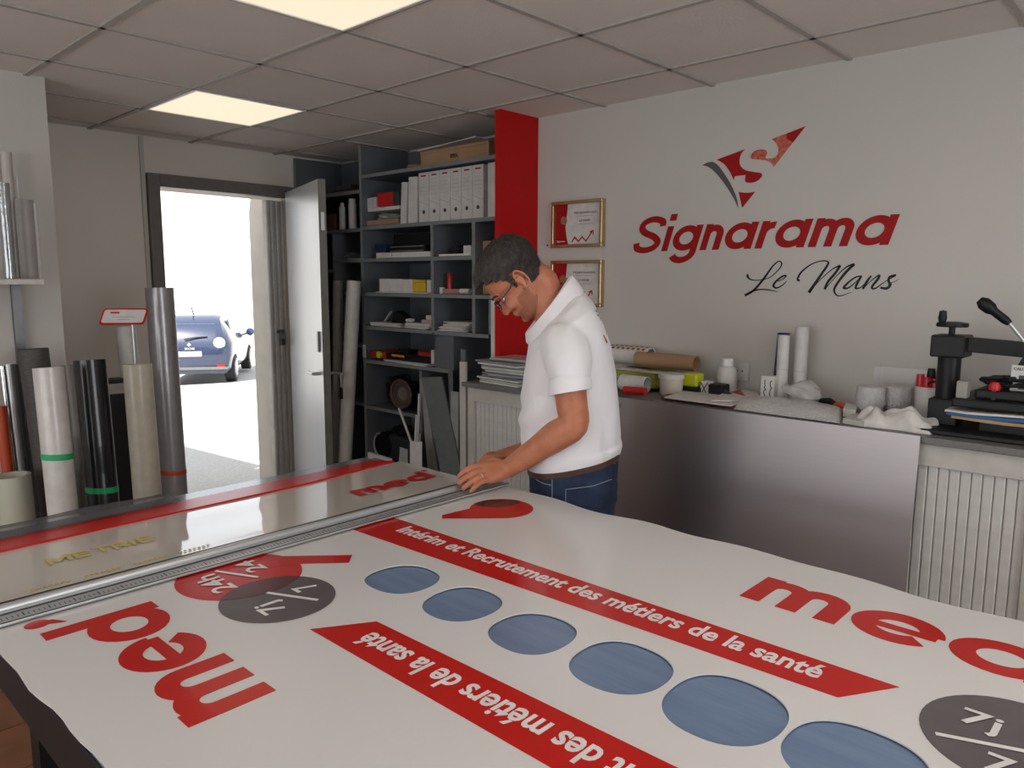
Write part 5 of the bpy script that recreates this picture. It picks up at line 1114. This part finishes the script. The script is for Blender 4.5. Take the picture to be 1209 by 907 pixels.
bm = newbm(); box(bm, (PX+.052, 2.815, 1.2435), (PX+.085, 2.86, 1.30)); single('grey_adapter', bm, mat('grey_adapter', (.30, .28, .26), .5), 'small grey ribbed adapter standing on the left end of the platen', 'adapter', bevel=.003)

# ---------------------------------------------------------------- the man
DM = 2.70
LF = -_r.copy(); LF.z = 0; LF.normalize()          # the way he faces (image left)
TOW = -HF                                           # towards the viewpoint: his left side
ZU = V((0, 0, 1))
def ms(u, v, s=0.): return ond(u, v, DM-s)          # s = offset to his left
foot = ms(678, 600); foot.z = 0
man = thing('person', foot, 'man in white polo and blue jeans bending over the table, hands on the ruler', 'person')
def sec(bm, secs, n=28, p=2.3, grow=0., cap=True):
    """stack of elliptical sections: (front px, back px, half width, side offset[, power])"""
    rings = []
    for q in secs:
        f_, b_ = ms(*q[0]), ms(*q[1]); so_ = q[3] if len(q) > 3 else 0; pw = q[4] if len(q) > 4 else p
        c = (f_+b_)/2+TOW*so_; A = (f_-b_)/2; A = A*(1+grow/A.length); rings.append(ringv(c, A, TOW*(q[2]+grow), n, pw))
    loft(bm, rings); return rings
def limb(bm, pts, rads, n=18, k=4, flat=None):
    P_ = catmull(pts, k); m_ = len(pts)-1; R2 = []
    for i in range(len(P_)):
        f = i/k; a = min(int(f), m_-0) if f < m_ else m_-1; a = min(a, m_-1); g = f-a; g = g*g*(3-2*g); R2.append(rads[a]*(1-g)+rads[a+1]*g)
    rings = []; a0 = None
    for i, p in enumerate(P_):
        d_ = (P_[min(i+1, len(P_)-1)]-P_[max(i-1, 0)]).normalized()
        if a0 is None: a, b = frame(d_)
        else: a = (a0-d_*a0.dot(d_)).normalized(); b = a.cross(d_).normalized()
        a0 = a; rings.append(ringv(p, a*R2[i], b*R2[i], n))
    e0 = (P_[0]-P_[1]).normalized(); e1 = (P_[-1]-P_[-2]).normalized()
    def shrink(r, c, e, s, q): return [c+(v-c)*s+e*q for v in r]
    rings = [shrink(rings[0], P_[0], e0, .2, R2[0]*.85), shrink(rings[0], P_[0], e0, .72, R2[0]*.6)]+rings+[shrink(rings[-1], P_[-1], e1, .72, R2[-1]*.6), shrink(rings[-1], P_[-1], e1, .2, R2[-1]*.85)]
    loft(bm, rings)
def remesh(name, bm, m, root, vox, smooth_it=4, label=None, disp=None):
    finish(bm, True); me = bpy.data.meshes.new(name); bm.to_mesh(me); bm.free()
    o = bpy.data.objects.new(name, me); COL.objects.link(o)
    r = o.modifiers.new('r', 'REMESH'); r.mode = 'VOXEL'; r.voxel_size = vox; r.use_smooth_shade = True
    s_ = o.modifiers.new('s', 'SMOOTH'); s_.iterations = smooth_it; s_.factor = .5
    bpy.context.view_layer.update(); m2 = bpy.data.meshes.new_from_object(o.evaluated_get(bpy.context.evaluated_depsgraph_get()))
    bpy.data.objects.remove(o); bpy.data.meshes.remove(me)
    b2 = newbm(); b2.from_mesh(m2); bpy.data.meshes.remove(m2)
    if disp:
        b2.normal_update()
        for v in b2.verts: v.co += v.normal*disp(v.co)
    for f in b2.faces: f.smooth = True
    bmesh.ops.translate(b2, verts=b2.verts, vec=-wloc(root)); m3 = bpy.data.meshes.new(name); b2.to_mesh(m3); b2.free(); m3.materials.append(m)
    ob = bpy.data.objects.new(name, m3); COL.objects.link(ob); ob.parent = root
    if label: ob['label'] = label
    return ob
# head frame
TH = math.radians(51)
FH = (LF*math.cos(TH)-ZU*math.sin(TH)).normalized(); UH = (LF*math.sin(TH)+ZU*math.cos(TH)).normalized(); LH = TOW.copy()
HO = ms(612, 331)
HS = 1.06
def hp_(x, y, z): return HO+(FH*x+LH*y+UH*z)*HS     # x forward, y his left, z up
heads = [(-.118, .070, .030, .024), (-.112, .082, .012, .036), (-.098, .090, -.015, .047), (-.080, .0885, -.042, .055), (-.064, .089, -.058, .061), (-.045, .090, -.074, .066), (-.022, .091, -.086, .070), (0, .088, -.095, .074), (.018, .096, -.100, .076), (.035, .098, -.103, .077), (.06, .094, -.104, .0775), (.085, .083, -.098, .073), (.105, .066, -.086, .063), (.121, .043, -.066, .047), (.130, .015, -.04, .026)]
def headrings(grow=0., n=40):
    out = []
    for z, xf, xb, hw in heads:
        out.append([hp_((xf+xb)/2+(xf-xb+2*grow)/2*math.cos(a)*(1 if True else 1), (hw+grow)*(abs(math.sin(a))**.9)*(1 if math.sin(a) >= 0 else -1), z*(1+grow*2)) for a in [2*math.pi*i/n for i in range(n)]])
    return out
bm = newbm(); loft(bm, headrings())
def blob(c, rx, ry, rz, bm_=None):
    r_ = bmesh.ops.create_icosphere(bm_ or bm, subdivisions=2, radius=1)
    for v in r_['verts']: p = v.co.copy(); v.co = hp_(c[0]+p.x*rx, c[1]+p.y*ry, c[2]+p.z*rz)
# nose, brows, lips, chin, cheeks, ears
rings = []
for x, z, w_, dp in ((.094, .012, .008, .008), (.103, -.004, .0085, .012), (.113, -.020, .011, .017), (.121, -.032, .014, .020), (.119, -.040, .015, .020), (.104, -.046, .012, .014)):
    rings.append([hp_(x-dp+dp*math.cos(a), w_*math.sin(a), z) for a in [2*math.pi*i/16 for i in range(16)]])
loft(bm, rings)
for s in (-1, 1):
    blob((.108, s*.012, -.040), .010, .008, .008); blob((.090, s*.030, .020), .014, .022, .008)
    blob((.070, s*.045, -.030), .024, .020, .022)
blob((.090, 0, -.060), .010, .022, .0055); blob((.089, 0, -.071), .010, .020, .006); blob((.080, 0, -.100), .016, .022, .014)
for s in (-1, 1):
    rr = []
    for k in range(15):
        a = math.radians(-120+k*21.5); rr.append(hp_(-.010+.017*math.cos(a+math.pi)*1.0, s*(.078+.010+.006*math.cos(a)), -.004+.033*math.sin(a)))
    limb(bm, rr, [.0048]*15, n=8, k=2)
    blob((-.006, s*.080, -.004), .013, .008, .026); blob((.002, s*.079, -.032), .007, .006, .010)
# neck and trunk under the shirt
limb(bm, [hp_(-.035, 0, -.01), hp_(-.045, 0, -.07), ms(650, 366), ms(662, 398)], [.058, .056, .062, .085], n=28)
sec(bm, [((640, 388), (682, 345), .12), ((626, 412), (708, 378), .19), ((621, 440), (718, 410), .19), ((618, 490), (726, 480), .17), ((622, 535), (726, 520), .165), ((628, 575), (722, 560), .165), ((630, 600), (722, 596), .16)], grow=-.012)
# arms
SL, EL, WL = ms(669, 400, .165), ms(677, 503, .235), ms(600, 553, .13)
limb(bm, [SL, SL.lerp(EL, .35)+LF*.004, SL.lerp(EL, .75), EL+V((0, 0, .004)), EL.lerp(WL, .25)+ZU*.004, EL.lerp(WL, .62), WL], [.058, .0585, .053, .050, .053, .043, .0325], n=22)
SRp, ERp, WRp = ms(664, 400, -.165), ms(662, 512, -.20), ms(617, 531, -.115)
limb(bm, [SRp, SRp.lerp(ERp, .4), ERp, ERp.lerp(WRp, .4), WRp], [.06, .056, .045, .044, .029], n=20)
# hands
def hand(W, K, Tp, side, spread, curl, thumb, sc=1.0):
    """W wrist, K knuckle centre, Tp mean finger tip, side = direction of the little finger"""
    d_ = (K-W).normalized(); up_ = side.cross(d_).normalized()
    if up_.z < 0: up_ = -up_
    sd = d_.cross(up_).normalized(); sd = sd if sd.dot(side) > 0 else -sd
    rr = []
    for f_, w_, th in ((-.12, .028, .025), (.15, .031, .023), (.5, .038, .0205), (.85, .043, .018), (1.02, .041, .0145)):
        rr.append(ringv(W.lerp(K, f_), sd*w_*sc, up_*th*sc, 20, 2.6))
    loft(bm, rr)
    dT = Tp-K
    for off, ln, r0 in ((-.032, .94, .0100), (-.0105, 1.05, .0103), (.0115, .99, .0098), (.032, .80, .0086)):
        base = K+sd*off*sc-d_*.012; tip = K+sd*off*spread*sc+dT*ln; mid = base.lerp(tip, .45)+up_*curl; m2_ = base.lerp(tip, .76)+up_*curl*.75
        limb(bm, [base, mid, m2_, tip], [r0*sc, r0*.98*sc, r0*.88*sc, r0*.76*sc], n=12, k=3)
    tb_ = W.lerp(K, .22)-sd*.026*sc; limb(bm, [tb_, tb_-sd*.018+d_*.028-up_*.002, thumb.lerp(tb_, .35), thumb], [.0150*sc, .0135*sc, .0115*sc, .0092*sc], n=12, k=3)
    return sd, up_
KL = ms(571, 559, .17); TL = ond(545, 575, DM-.215)
TL.z = max(TL.z, .934)
sdl, upl = hand(WL, KL, TL, (TOW*.86-ZU*.5+LF*.0).normalized(), 1.12, .017, KL-TOW*.066+LF*.010+V((0, 0, -.030)), 1.14)
KR = ms(589, 539, -.075); TR = ond(566, 552, DM-.02)
hand(WRp, KR, TR, -TOW, 1.1, .018, KR+TOW*.055+LF*.02-ZU*.03, 1.1)
body = remesh('body', bm, m_skin, man, .0042, 3)
# ring on the ring finger
b0 = KL+sdl*.0131-(KL-WL).normalized()*.012; m0 = b0.lerp(KL+sdl*.0147+(TL-KL)*.99, .45)+upl*.017; rc = b0.lerp(m0, .72)+upl*.001; d_ = (m0-b0).normalized(); a, b = frame(d_)
bm = newbm(); loft(bm, [ringv(rc-d_*.002, a*.0125, b*.0125, 20), ringv(rc+d_*.002, a*.0125, b*.0125, 20)]); part('finger_ring', bm, m_alu, man, smooth=True)
# hair
bm = newbm(); n_ = 72; hs2 = []
zs = [-.085, -.07, -.055, -.04, -.025, -.01, .005, .02, .035, .05, .065, .08, .092, .104, .114, .122, .128, .132]
def hsec(z):
    for a, b in zip(heads, heads[1:]):
        if a[0] <= z <= b[0]: t_ = (z-a[0])/(b[0]-a[0]); return [a[i]*(1-t_)+b[i]*t_ for i in (1, 2, 3)]
    return list(heads[-1][1:])
def hairthick(x, y, z):
    t_ = .006+.016*max(0, min(1, (z-.0)/.09))
    if x > .03: t_ += .010*min(1, (x-.03)/.05)
    return t_
G_ = []
for z in zs:
    xf, xb, hw = hsec(min(z, .1299)); row = []
    for i in range(n_):
        a = 2*math.pi*i/n_; x = (xf+xb)/2+(xf-xb)/2*math.cos(a); y = hw*(abs(math.sin(a))**.9)*(1 if math.sin(a) >= 0 else -1)
        keep = (z > .066-.0*x) if x > .060 else ((z > .030+(x-.02)*.9) if x > .024 else ((z > -.022) if x > .008 else ((z > .028) if x > -.022 else (z > -.045-.25*(-.022-x)))))
        th = hairthick(x, y, z)*(1+.25*noise.noise(V((x*40, y*40, z*40))))+.0025*noise.noise(V((x*120, y*120, z*60)))
        nd = V(((x-(xf+xb)/2)/max(.02, (xf-xb)/2), y/max(.02, hw), max(0, (z-.05)/.07))).normalized()
        row.append((x+nd.x*th, y+nd.y*th, z+nd.z*th, keep, x, y))
    G_.append(row)
vs_ = {}
def hv(i, j):
    if (i, j) not in vs_: q = G_[i][j]; vs_[(i, j)] = bm.verts.new(hp_(q[0], q[1], q[2]))
    return vs_[(i, j)]
def hv2(i, j):
    if (i, j, 2) not in vs_:
        q = G_[i][j]; vs_[(i, j, 2)] = bm.verts.new(hp_(q[4]*.93, q[5]*.93, zs[i]*.97))
    return vs_[(i, j, 2)]
keepf = set()
for i in range(len(zs)-1):
    for j in range(n_):
        j2 = (j+1) % n_
        if sum(G_[a_][b_][3] for a_, b_ in ((i, j), (i, j2), (i+1, j), (i+1, j2))) >= 3: keepf.add((i, j))
for (i, j) in keepf:
    j2 = (j+1) % n_; bm.faces.new((hv(i, j), hv(i, j2), hv(i+1, j2), hv(i+1, j)))
    for (di, dj, e) in ((-1, 0, ((i, j), (i, j2))), (1, 0, ((i+1, j2), (i+1, j))), (0, -1, ((i+1, j), (i, j))), (0, 1, ((i, j2), (i+1, j2)))):
        nb = (i+di, (j+dj) % n_)
        if nb not in keepf and not (i+di >= len(zs)-1): (p_, q_) = e; bm.faces.new((hv(*q_), hv(*p_), hv2(*p_), hv2(*q_)))
bm.faces.new([hv(len(zs)-1, j) for j in range(n_)])
hair = part('hair', bm, m_hair, man, smooth=75)
# short strands
random.seed(20); bm = newbm(); keys = list(keepf)
for k in range(5200):
    i, j = random.choice(keys); j2 = (j+1) % n_; u_, w_ = random.random(), random.random()
    A_ = [V(G_[a_][b_][:3]) for a_, b_ in ((i, j), (i, j2), (i+1, j), (i+1, j2))]
    p = A_[0].lerp(A_[1], u_).lerp(A_[2].lerp(A_[3], u_), w_); n3_ = V((p.x, p.y*1.3, max(p.z-.03, 0))).normalized()
    fl = (V((.7, 0, .0)) if p.z > .07 else V((-.5, 0, -.7))); d_ = (n3_*.55+fl+V([random.uniform(-.35, .35) for _ in range(3)])).normalized(); L_ = random.uniform(.006, .013)
    q0 = p-n3_*.002; q1 = p+d_*L_; s_ = n3_.cross(d_).normalized()*.0006
    a1, a2, a3 = bm.verts.new(hp_(*(q0-s_))), bm.verts.new(hp_(*(q0+s_))), bm.verts.new(hp_(*q1)); bm.faces.new((a1, a2, a3))
st_ = part('hair_strands', bm, m_hair, hair); st_['kind'] = 'stuff'
# eyebrows, eyes, stubble
m_brow = m_hair
for s in (-1, 1):
    bm = newbm(); path(bm, [hp_(.101, s*.013, .022), hp_(.103, s*.026, .028), hp_(.094, s*.044, .027), hp_(.083, s*.054, .020)], [.003, .005, .0045, .002], 8); part('eyebrow', bm, m_brow, man, smooth=True)
    bm = newbm(); bmesh.ops.create_uvsphere(bm, u_segments=16, v_segments=10, radius=.0115)
    for v in bm.verts: v.co = hp_(.0775+v.co.x, s*.030+v.co.y, .002+v.co.z)
    part('eyeball', bm, m_whitev, man, smooth=True)
    bm = newbm(); path(bm, [hp_(.086, s*.018, .004), hp_(.089, s*.030, .004), hp_(.081, s*.043, .002)], [.004, .0075, .004], 8); part('eyelid', bm, m_skin, man, smooth=True)
bm = newbm(); path(bm, [hp_(.098, -.020, -.0655), hp_(.1005, 0, -.066), hp_(.098, .020, -.0655)], [.001, .0022, .001], 8); part('lips', bm, mat('lips', (.30, .09, .07), .5), man, smooth=True)
bm = newbm(); G2 = []
for z in [-.128+.006*k for k in range(18)]:
    z_ = max(z, -.1175); xf, xb, hw = hsec(z_); row = []
    for i in range(41):
        a = math.radians(-112+i*5.6); x = (xf+xb)/2+(xf-xb)/2*math.cos(a); y = hw*(abs(math.sin(a))**.9)*(1 if a >= 0 else -1)
        row.append((hp_((xf+xb)/2+((xf-xb)/2+.0018)*math.cos(a), y*(1+.0018/max(hw, .02)), z_-(.0015 if z < -.117 else 0)), x, y, z))
    G2.append(row)
for a, b in zip(G2, G2[1:]):
    for i in range(40):
        x, y, z = a[i][1:4]
        ok_ = (z < -.078 and x > -.01) or (x < .058 and x > .008 and z < -.028-.2*(x)) or (z < -.074 and x > .05)
        ok_ = ok_ or (abs(y) < .034 and -.060 < z < -.046 and x > .07)
        if ok_:
            try: bm.faces.new([bm.verts.new(q) for q in (a[i][0], a[i+1][0], b[i+1][0], b[i][0])])
            except Exception: pass
bmesh.ops.remove_doubles(bm, verts=bm.verts, dist=.0002)
part('stubble', bm, mat('stubble', (.26, .115, .07), .7, col2=(.13, .07, .05), ns=260, bump=.5, bs=400, alpha=.28), man, smooth=True)
# glasses
m_gl = mat('dark_spectacle_frame', (.015, .015, .018), .25)
gl = []
bm = newbm()
for s in (-1, 1):
    cyy = s*.032; pts = [hp_(.112-.010*abs(math.sin(a)*0+((cyy+.024*math.cos(a))/.056))**2, cyy+.024*math.cos(a), -.002+.0155*math.sin(a)) for a in [2*math.pi*i/20 for i in range(21)]]
    path(bm, pts, .0022, 6)
    path(bm, catmull([hp_(.103, s*.056, .004), hp_(.085, s*.071, .006), hp_(.04, s*.0805, .006), hp_(.002, s*.0835, .012), hp_(-.010, s*.083, .004)], 3), .0034, 6)
path(bm, [hp_(.1135, -.009, .001), hp_(.1155, 0, .004), hp_(.1135, .009, .001)], .0015, 6)
spx = part('spectacles', bm, m_gl, man, smooth=True)
for s in (-1, 1):
    bm = newbm(); prism(bm, [hp_(.111-.010*abs(((s*.032+.023*math.cos(a))/.056))**2, s*.032+.023*math.cos(a), -.002+.0145*math.sin(a)) for a in [2*math.pi*i/18 for i in range(18)]], FH, .0008); part('lens', bm, m_glass, spx)
# polo shirt
bm = newbm()
sec(bm, [((641, 384), (676, 338), .085, 0, 2.0), ((632, 394), (690, 346), .150, 0, 2.1), ((625, 404), (702, 360), .200, 0, 2.2), ((621, 420), (713, 382), .215), ((618, 442), (721, 408), .208), ((614.5, 468), (727, 445), .198), ((613, 492), (730, 480), .193), ((614, 515), (731.5, 505), .190), ((617, 535), (730, 520), .187), ((620, 538), (732, 520), .191), ((620.5, 545), (731.5, 525), .191), ((623, 554), (729.5, 532), .185)], n=40, p=2.35)
limb(bm, [ms(664, 402, .10), ms(668, 408, .160), ms(671, 425, .203), ms(672.3, 443, .220)], [.070, .084, .080, .0735], n=26, k=5)
limb(bm, [ms(660, 402, -.10), ms(664, 408, -.160), ms(668, 425, -.195), ms(668, 441, -.206)], [.070, .082, .077, .071], n=26, k=5)
_c0 = ms(672, 500)
def folds(p):
    q = p-_c0; a = q.dot(LF); z = q.z; s = q.dot(TOW)
    hem = max(0, min(1, (q.z+.100-a*.22)/.05))
    d_ = .006*math.sin((z*.8+a*.75)*62+3*noise.noise(p*5))*max(0, min(1, (a+.02)/.12))*max(0, 1-abs(z-.03)/.16)
    d_ += .007*noise.noise(V((a*9, s*9, z*4)))+.0028*noise.noise(V((a*30, s*30, z*14)))
    d_ += .0048*math.sin((a*.9-z*.35)*75+4*noise.noise(p*4))*max(0, min(1, (-a-.02)/.1))*max(0, 1-abs(z-.05)/.30)
    return d_*hem
shirt = remesh('polo_shirt', bm, m_polo, man, .0060, 5, disp=folds)
# cut the sleeve hem cleanly: a stitched hem band
for s, c0, c1, r in ((1, ms(672.6, 452, .226), ms(673.2, 463.5, .232), .0728), (-1, ms(668, 452, -.210), ms(668, 463, -.213), .0700)):
    d_ = (c1-c0).normalized(); d_ = (d_-LF*.12).normalized(); a, b = frame(d_)
    bm = newbm(); loft(bm, [ringv(c0-d_*.022, a*(r-.006), b*(r-.006), 32), ringv(c0-d_*.004, a*(r-.0005), b*(r-.0005), 32), ringv(c0, a*(r+.001), b*(r+.001), 32), ringv(c1, a*(r+.0005), b*(r+.0005), 32), ringv(c1, a*(r-.005), b*(r-.005), 32), ringv(c0, a*(r-.012), b*(r-.012), 32)], False, False); part('sleeve_hem', bm, m_polo, shirt, smooth=True)
# armhole seam
bm = newbm(); pts = []
for k in range(15):
    a = math.radians(-15+k*14); pts.append(ms(668-27*math.cos(a), 404-40*math.sin(a), .20))
# collar
def cring(f_, b_, hw, n=36): F_, B_ = ms(*f_), ms(*b_); c = (F_+B_)/2; return ringv(c, (F_-B_)/2, TOW*hw, n, 2.1)
bm = newbm(); loft(bm, [cring((628, 388), (671, 327), .074), cring((620, 394), (676, 325), .092), cring((621, 404), (684, 335), .112), cring((627, 410), (689, 343), .122), cring((630, 404), (684, 342), .108), cring((630, 394), (674, 334), .082)], False, False)
bmesh.ops.subdivide_edges(bm, edges=bm.edges, cuts=1, use_grid_fill=True)
part('collar', bm, m_polo, shirt, smooth=50)
# back print and chest mark
def onback(u, v, s, du, dv, m, nm='back_print'):
    p = ms(u, v, s); bm = newbm(); q = ms(u+du, v+dv, s+.02); nrm_ = (-LF*.8+ZU*.35+TOW*.25).normalized(); obox(bm, p-ZU*.0, .016, .016, .02); bm.free()
def decal(pts, m, nm, n_):
    dep = bpy.context.evaluated_depsgraph_get(); bpy.context.view_layer.update()
    bm = newbm(); vs = []
    for (u, v) in pts:
        d_ = ray(u, v).normalized(); ok, loc, no, idx = shirt.ray_cast(EYE-wloc(shirt), d_)
        if not ok: bm.free(); return
        vs.append(loc+wloc(shirt)+no*.0012)
    a = [bm.verts.new(p) for p in vs]; bm.faces.new(a); part(nm, bm, m, shirt)
bpy.context.view_layer.update()
for pts in ([(711, 388), (714, 384), (717.5, 391), (716.5, 399), (712.5, 394)], [(711.5, 395), (713, 396), (717, 404), (716, 406)]): decal(pts, m_redv, 'back_print', 0)
for pts in ([(702, 366), (704.5, 367), (705, 369), (703, 368)], [(704, 371), (707, 372), (707, 374), (705, 373)], [(708, 375), (709, 376), (708.6, 379)], [(719, 397), (720.5, 396), (721.5, 402), (720.3, 402)]): decal(pts, m_dark, 'back_print', 0)
for pts in ([(622.5, 405), (624, 400), (625, 407), (623.5, 411)], [(622, 413), (623.5, 410), (623.6, 416)]): decal(pts, m_redv, 'chest_print', 0)
# jeans, belt, shoes
bm = newbm()
sec(bm, [((625, 548), (728, 527), .176), ((624.5, 556), (728, 535), .184), ((625, 575), (728, 558), .189), ((626.5, 590), (727.5, 578), .190), ((629, 606), (724, 600), .187), ((632, 625), (718, 622), .18)], n=40, p=2.5)
for s in (1, -1):
    hipc = ms(675, 600, s*.095); kn = hipc+LF*.03; kn.z = .50; an = hipc-LF*.015+TOW*s*.02; an.z = .10
    up_ = hipc.copy(); up_.z = .86
    limb(bm, [up_, up_.lerp(kn, .45), kn, kn.lerp(an, .5), an], [.105, .092, .072, .068, .060], n=24)
def jf(p): return .0022*noise.noise(p*18)+.0012*math.sin(p.z*90+6*noise.noise(p*6))
jeans = remesh('jeans', bm, m_jean, man, .0065, 3, disp=jf)
belt = newbm(); rr = []
for (f_, b_, g) in (((624.5, 550.5), (729, 528.5), .0062), ((624.5, 557), (729, 535), .0062)):
    F_, B_ = ms(*f_), ms(*b_); c = (F_+B_)/2; A = (F_-B_)/2; A = A*(1+g/A.length); rr.append(ringv(c, A, TOW*(.181+g), 44, 2.45))
loft(belt, [rr[0], rr[1]]); part('belt', belt, m_belt, man, smooth=True)
def jdecal(pts, m, nm, w_=.0016):
    vs = []
    for (u, v) in pts:
        ok, loc, no, idx = jeans.ray_cast(EYE-wloc(jeans), ray(u, v).normalized())
        if ok: vs.append(loc+wloc(jeans)+no*.001)
    if len(vs) > 1: bm = newbm(); path(bm, vs, w_, 6); part(nm, bm, m, jeans, smooth=True)
def dense(pts, k=5): return [(a[0]+(b[0]-a[0])*i/k, a[1]+(b[1]-a[1])*i/k) for a, b in zip(pts, pts[1:]) for i in range(k)]+[pts[-1]]
jdecal(dense([(653, 559), (690, 556), (726, 547)]), m_stitch, 'stitching')
jdecal(dense([(668, 602), (668, 578), (700, 574), (722, 566)]), m_stitch, 'stitching'); jdecal(dense([(652, 556), (652, 590)]), m_stitch, 'stitching')
jdecal(dense([(629, 560), (634, 567), (642, 571), (651, 573)]), m_stitch, 'pocket_edge')
jdecal(dense([(671, 540), (671.5, 552)]), m_jean, 'belt_loop', .006)
for s in (1, -1):
    c = ms(677, 600, s*.115); c.z = 0
    bm = newbm(); rr = []
    for t_, w_, h_ in ((-.10, .030, .05), (-.07, .040, .075), (0, .042, .085), (.07, .047, .062), (.13, .045, .045), (.165, .028, .032)):
        rr.append([c+LF*t_+TOW*w_*math.cos(a)+ZU*max(.002, h_/2+h_/2*math.sin(a)) for a in [2*math.pi*i/18 for i in range(18)]])
    loft(bm, rr); part('shoe', bm, m_black, man, smooth=True)
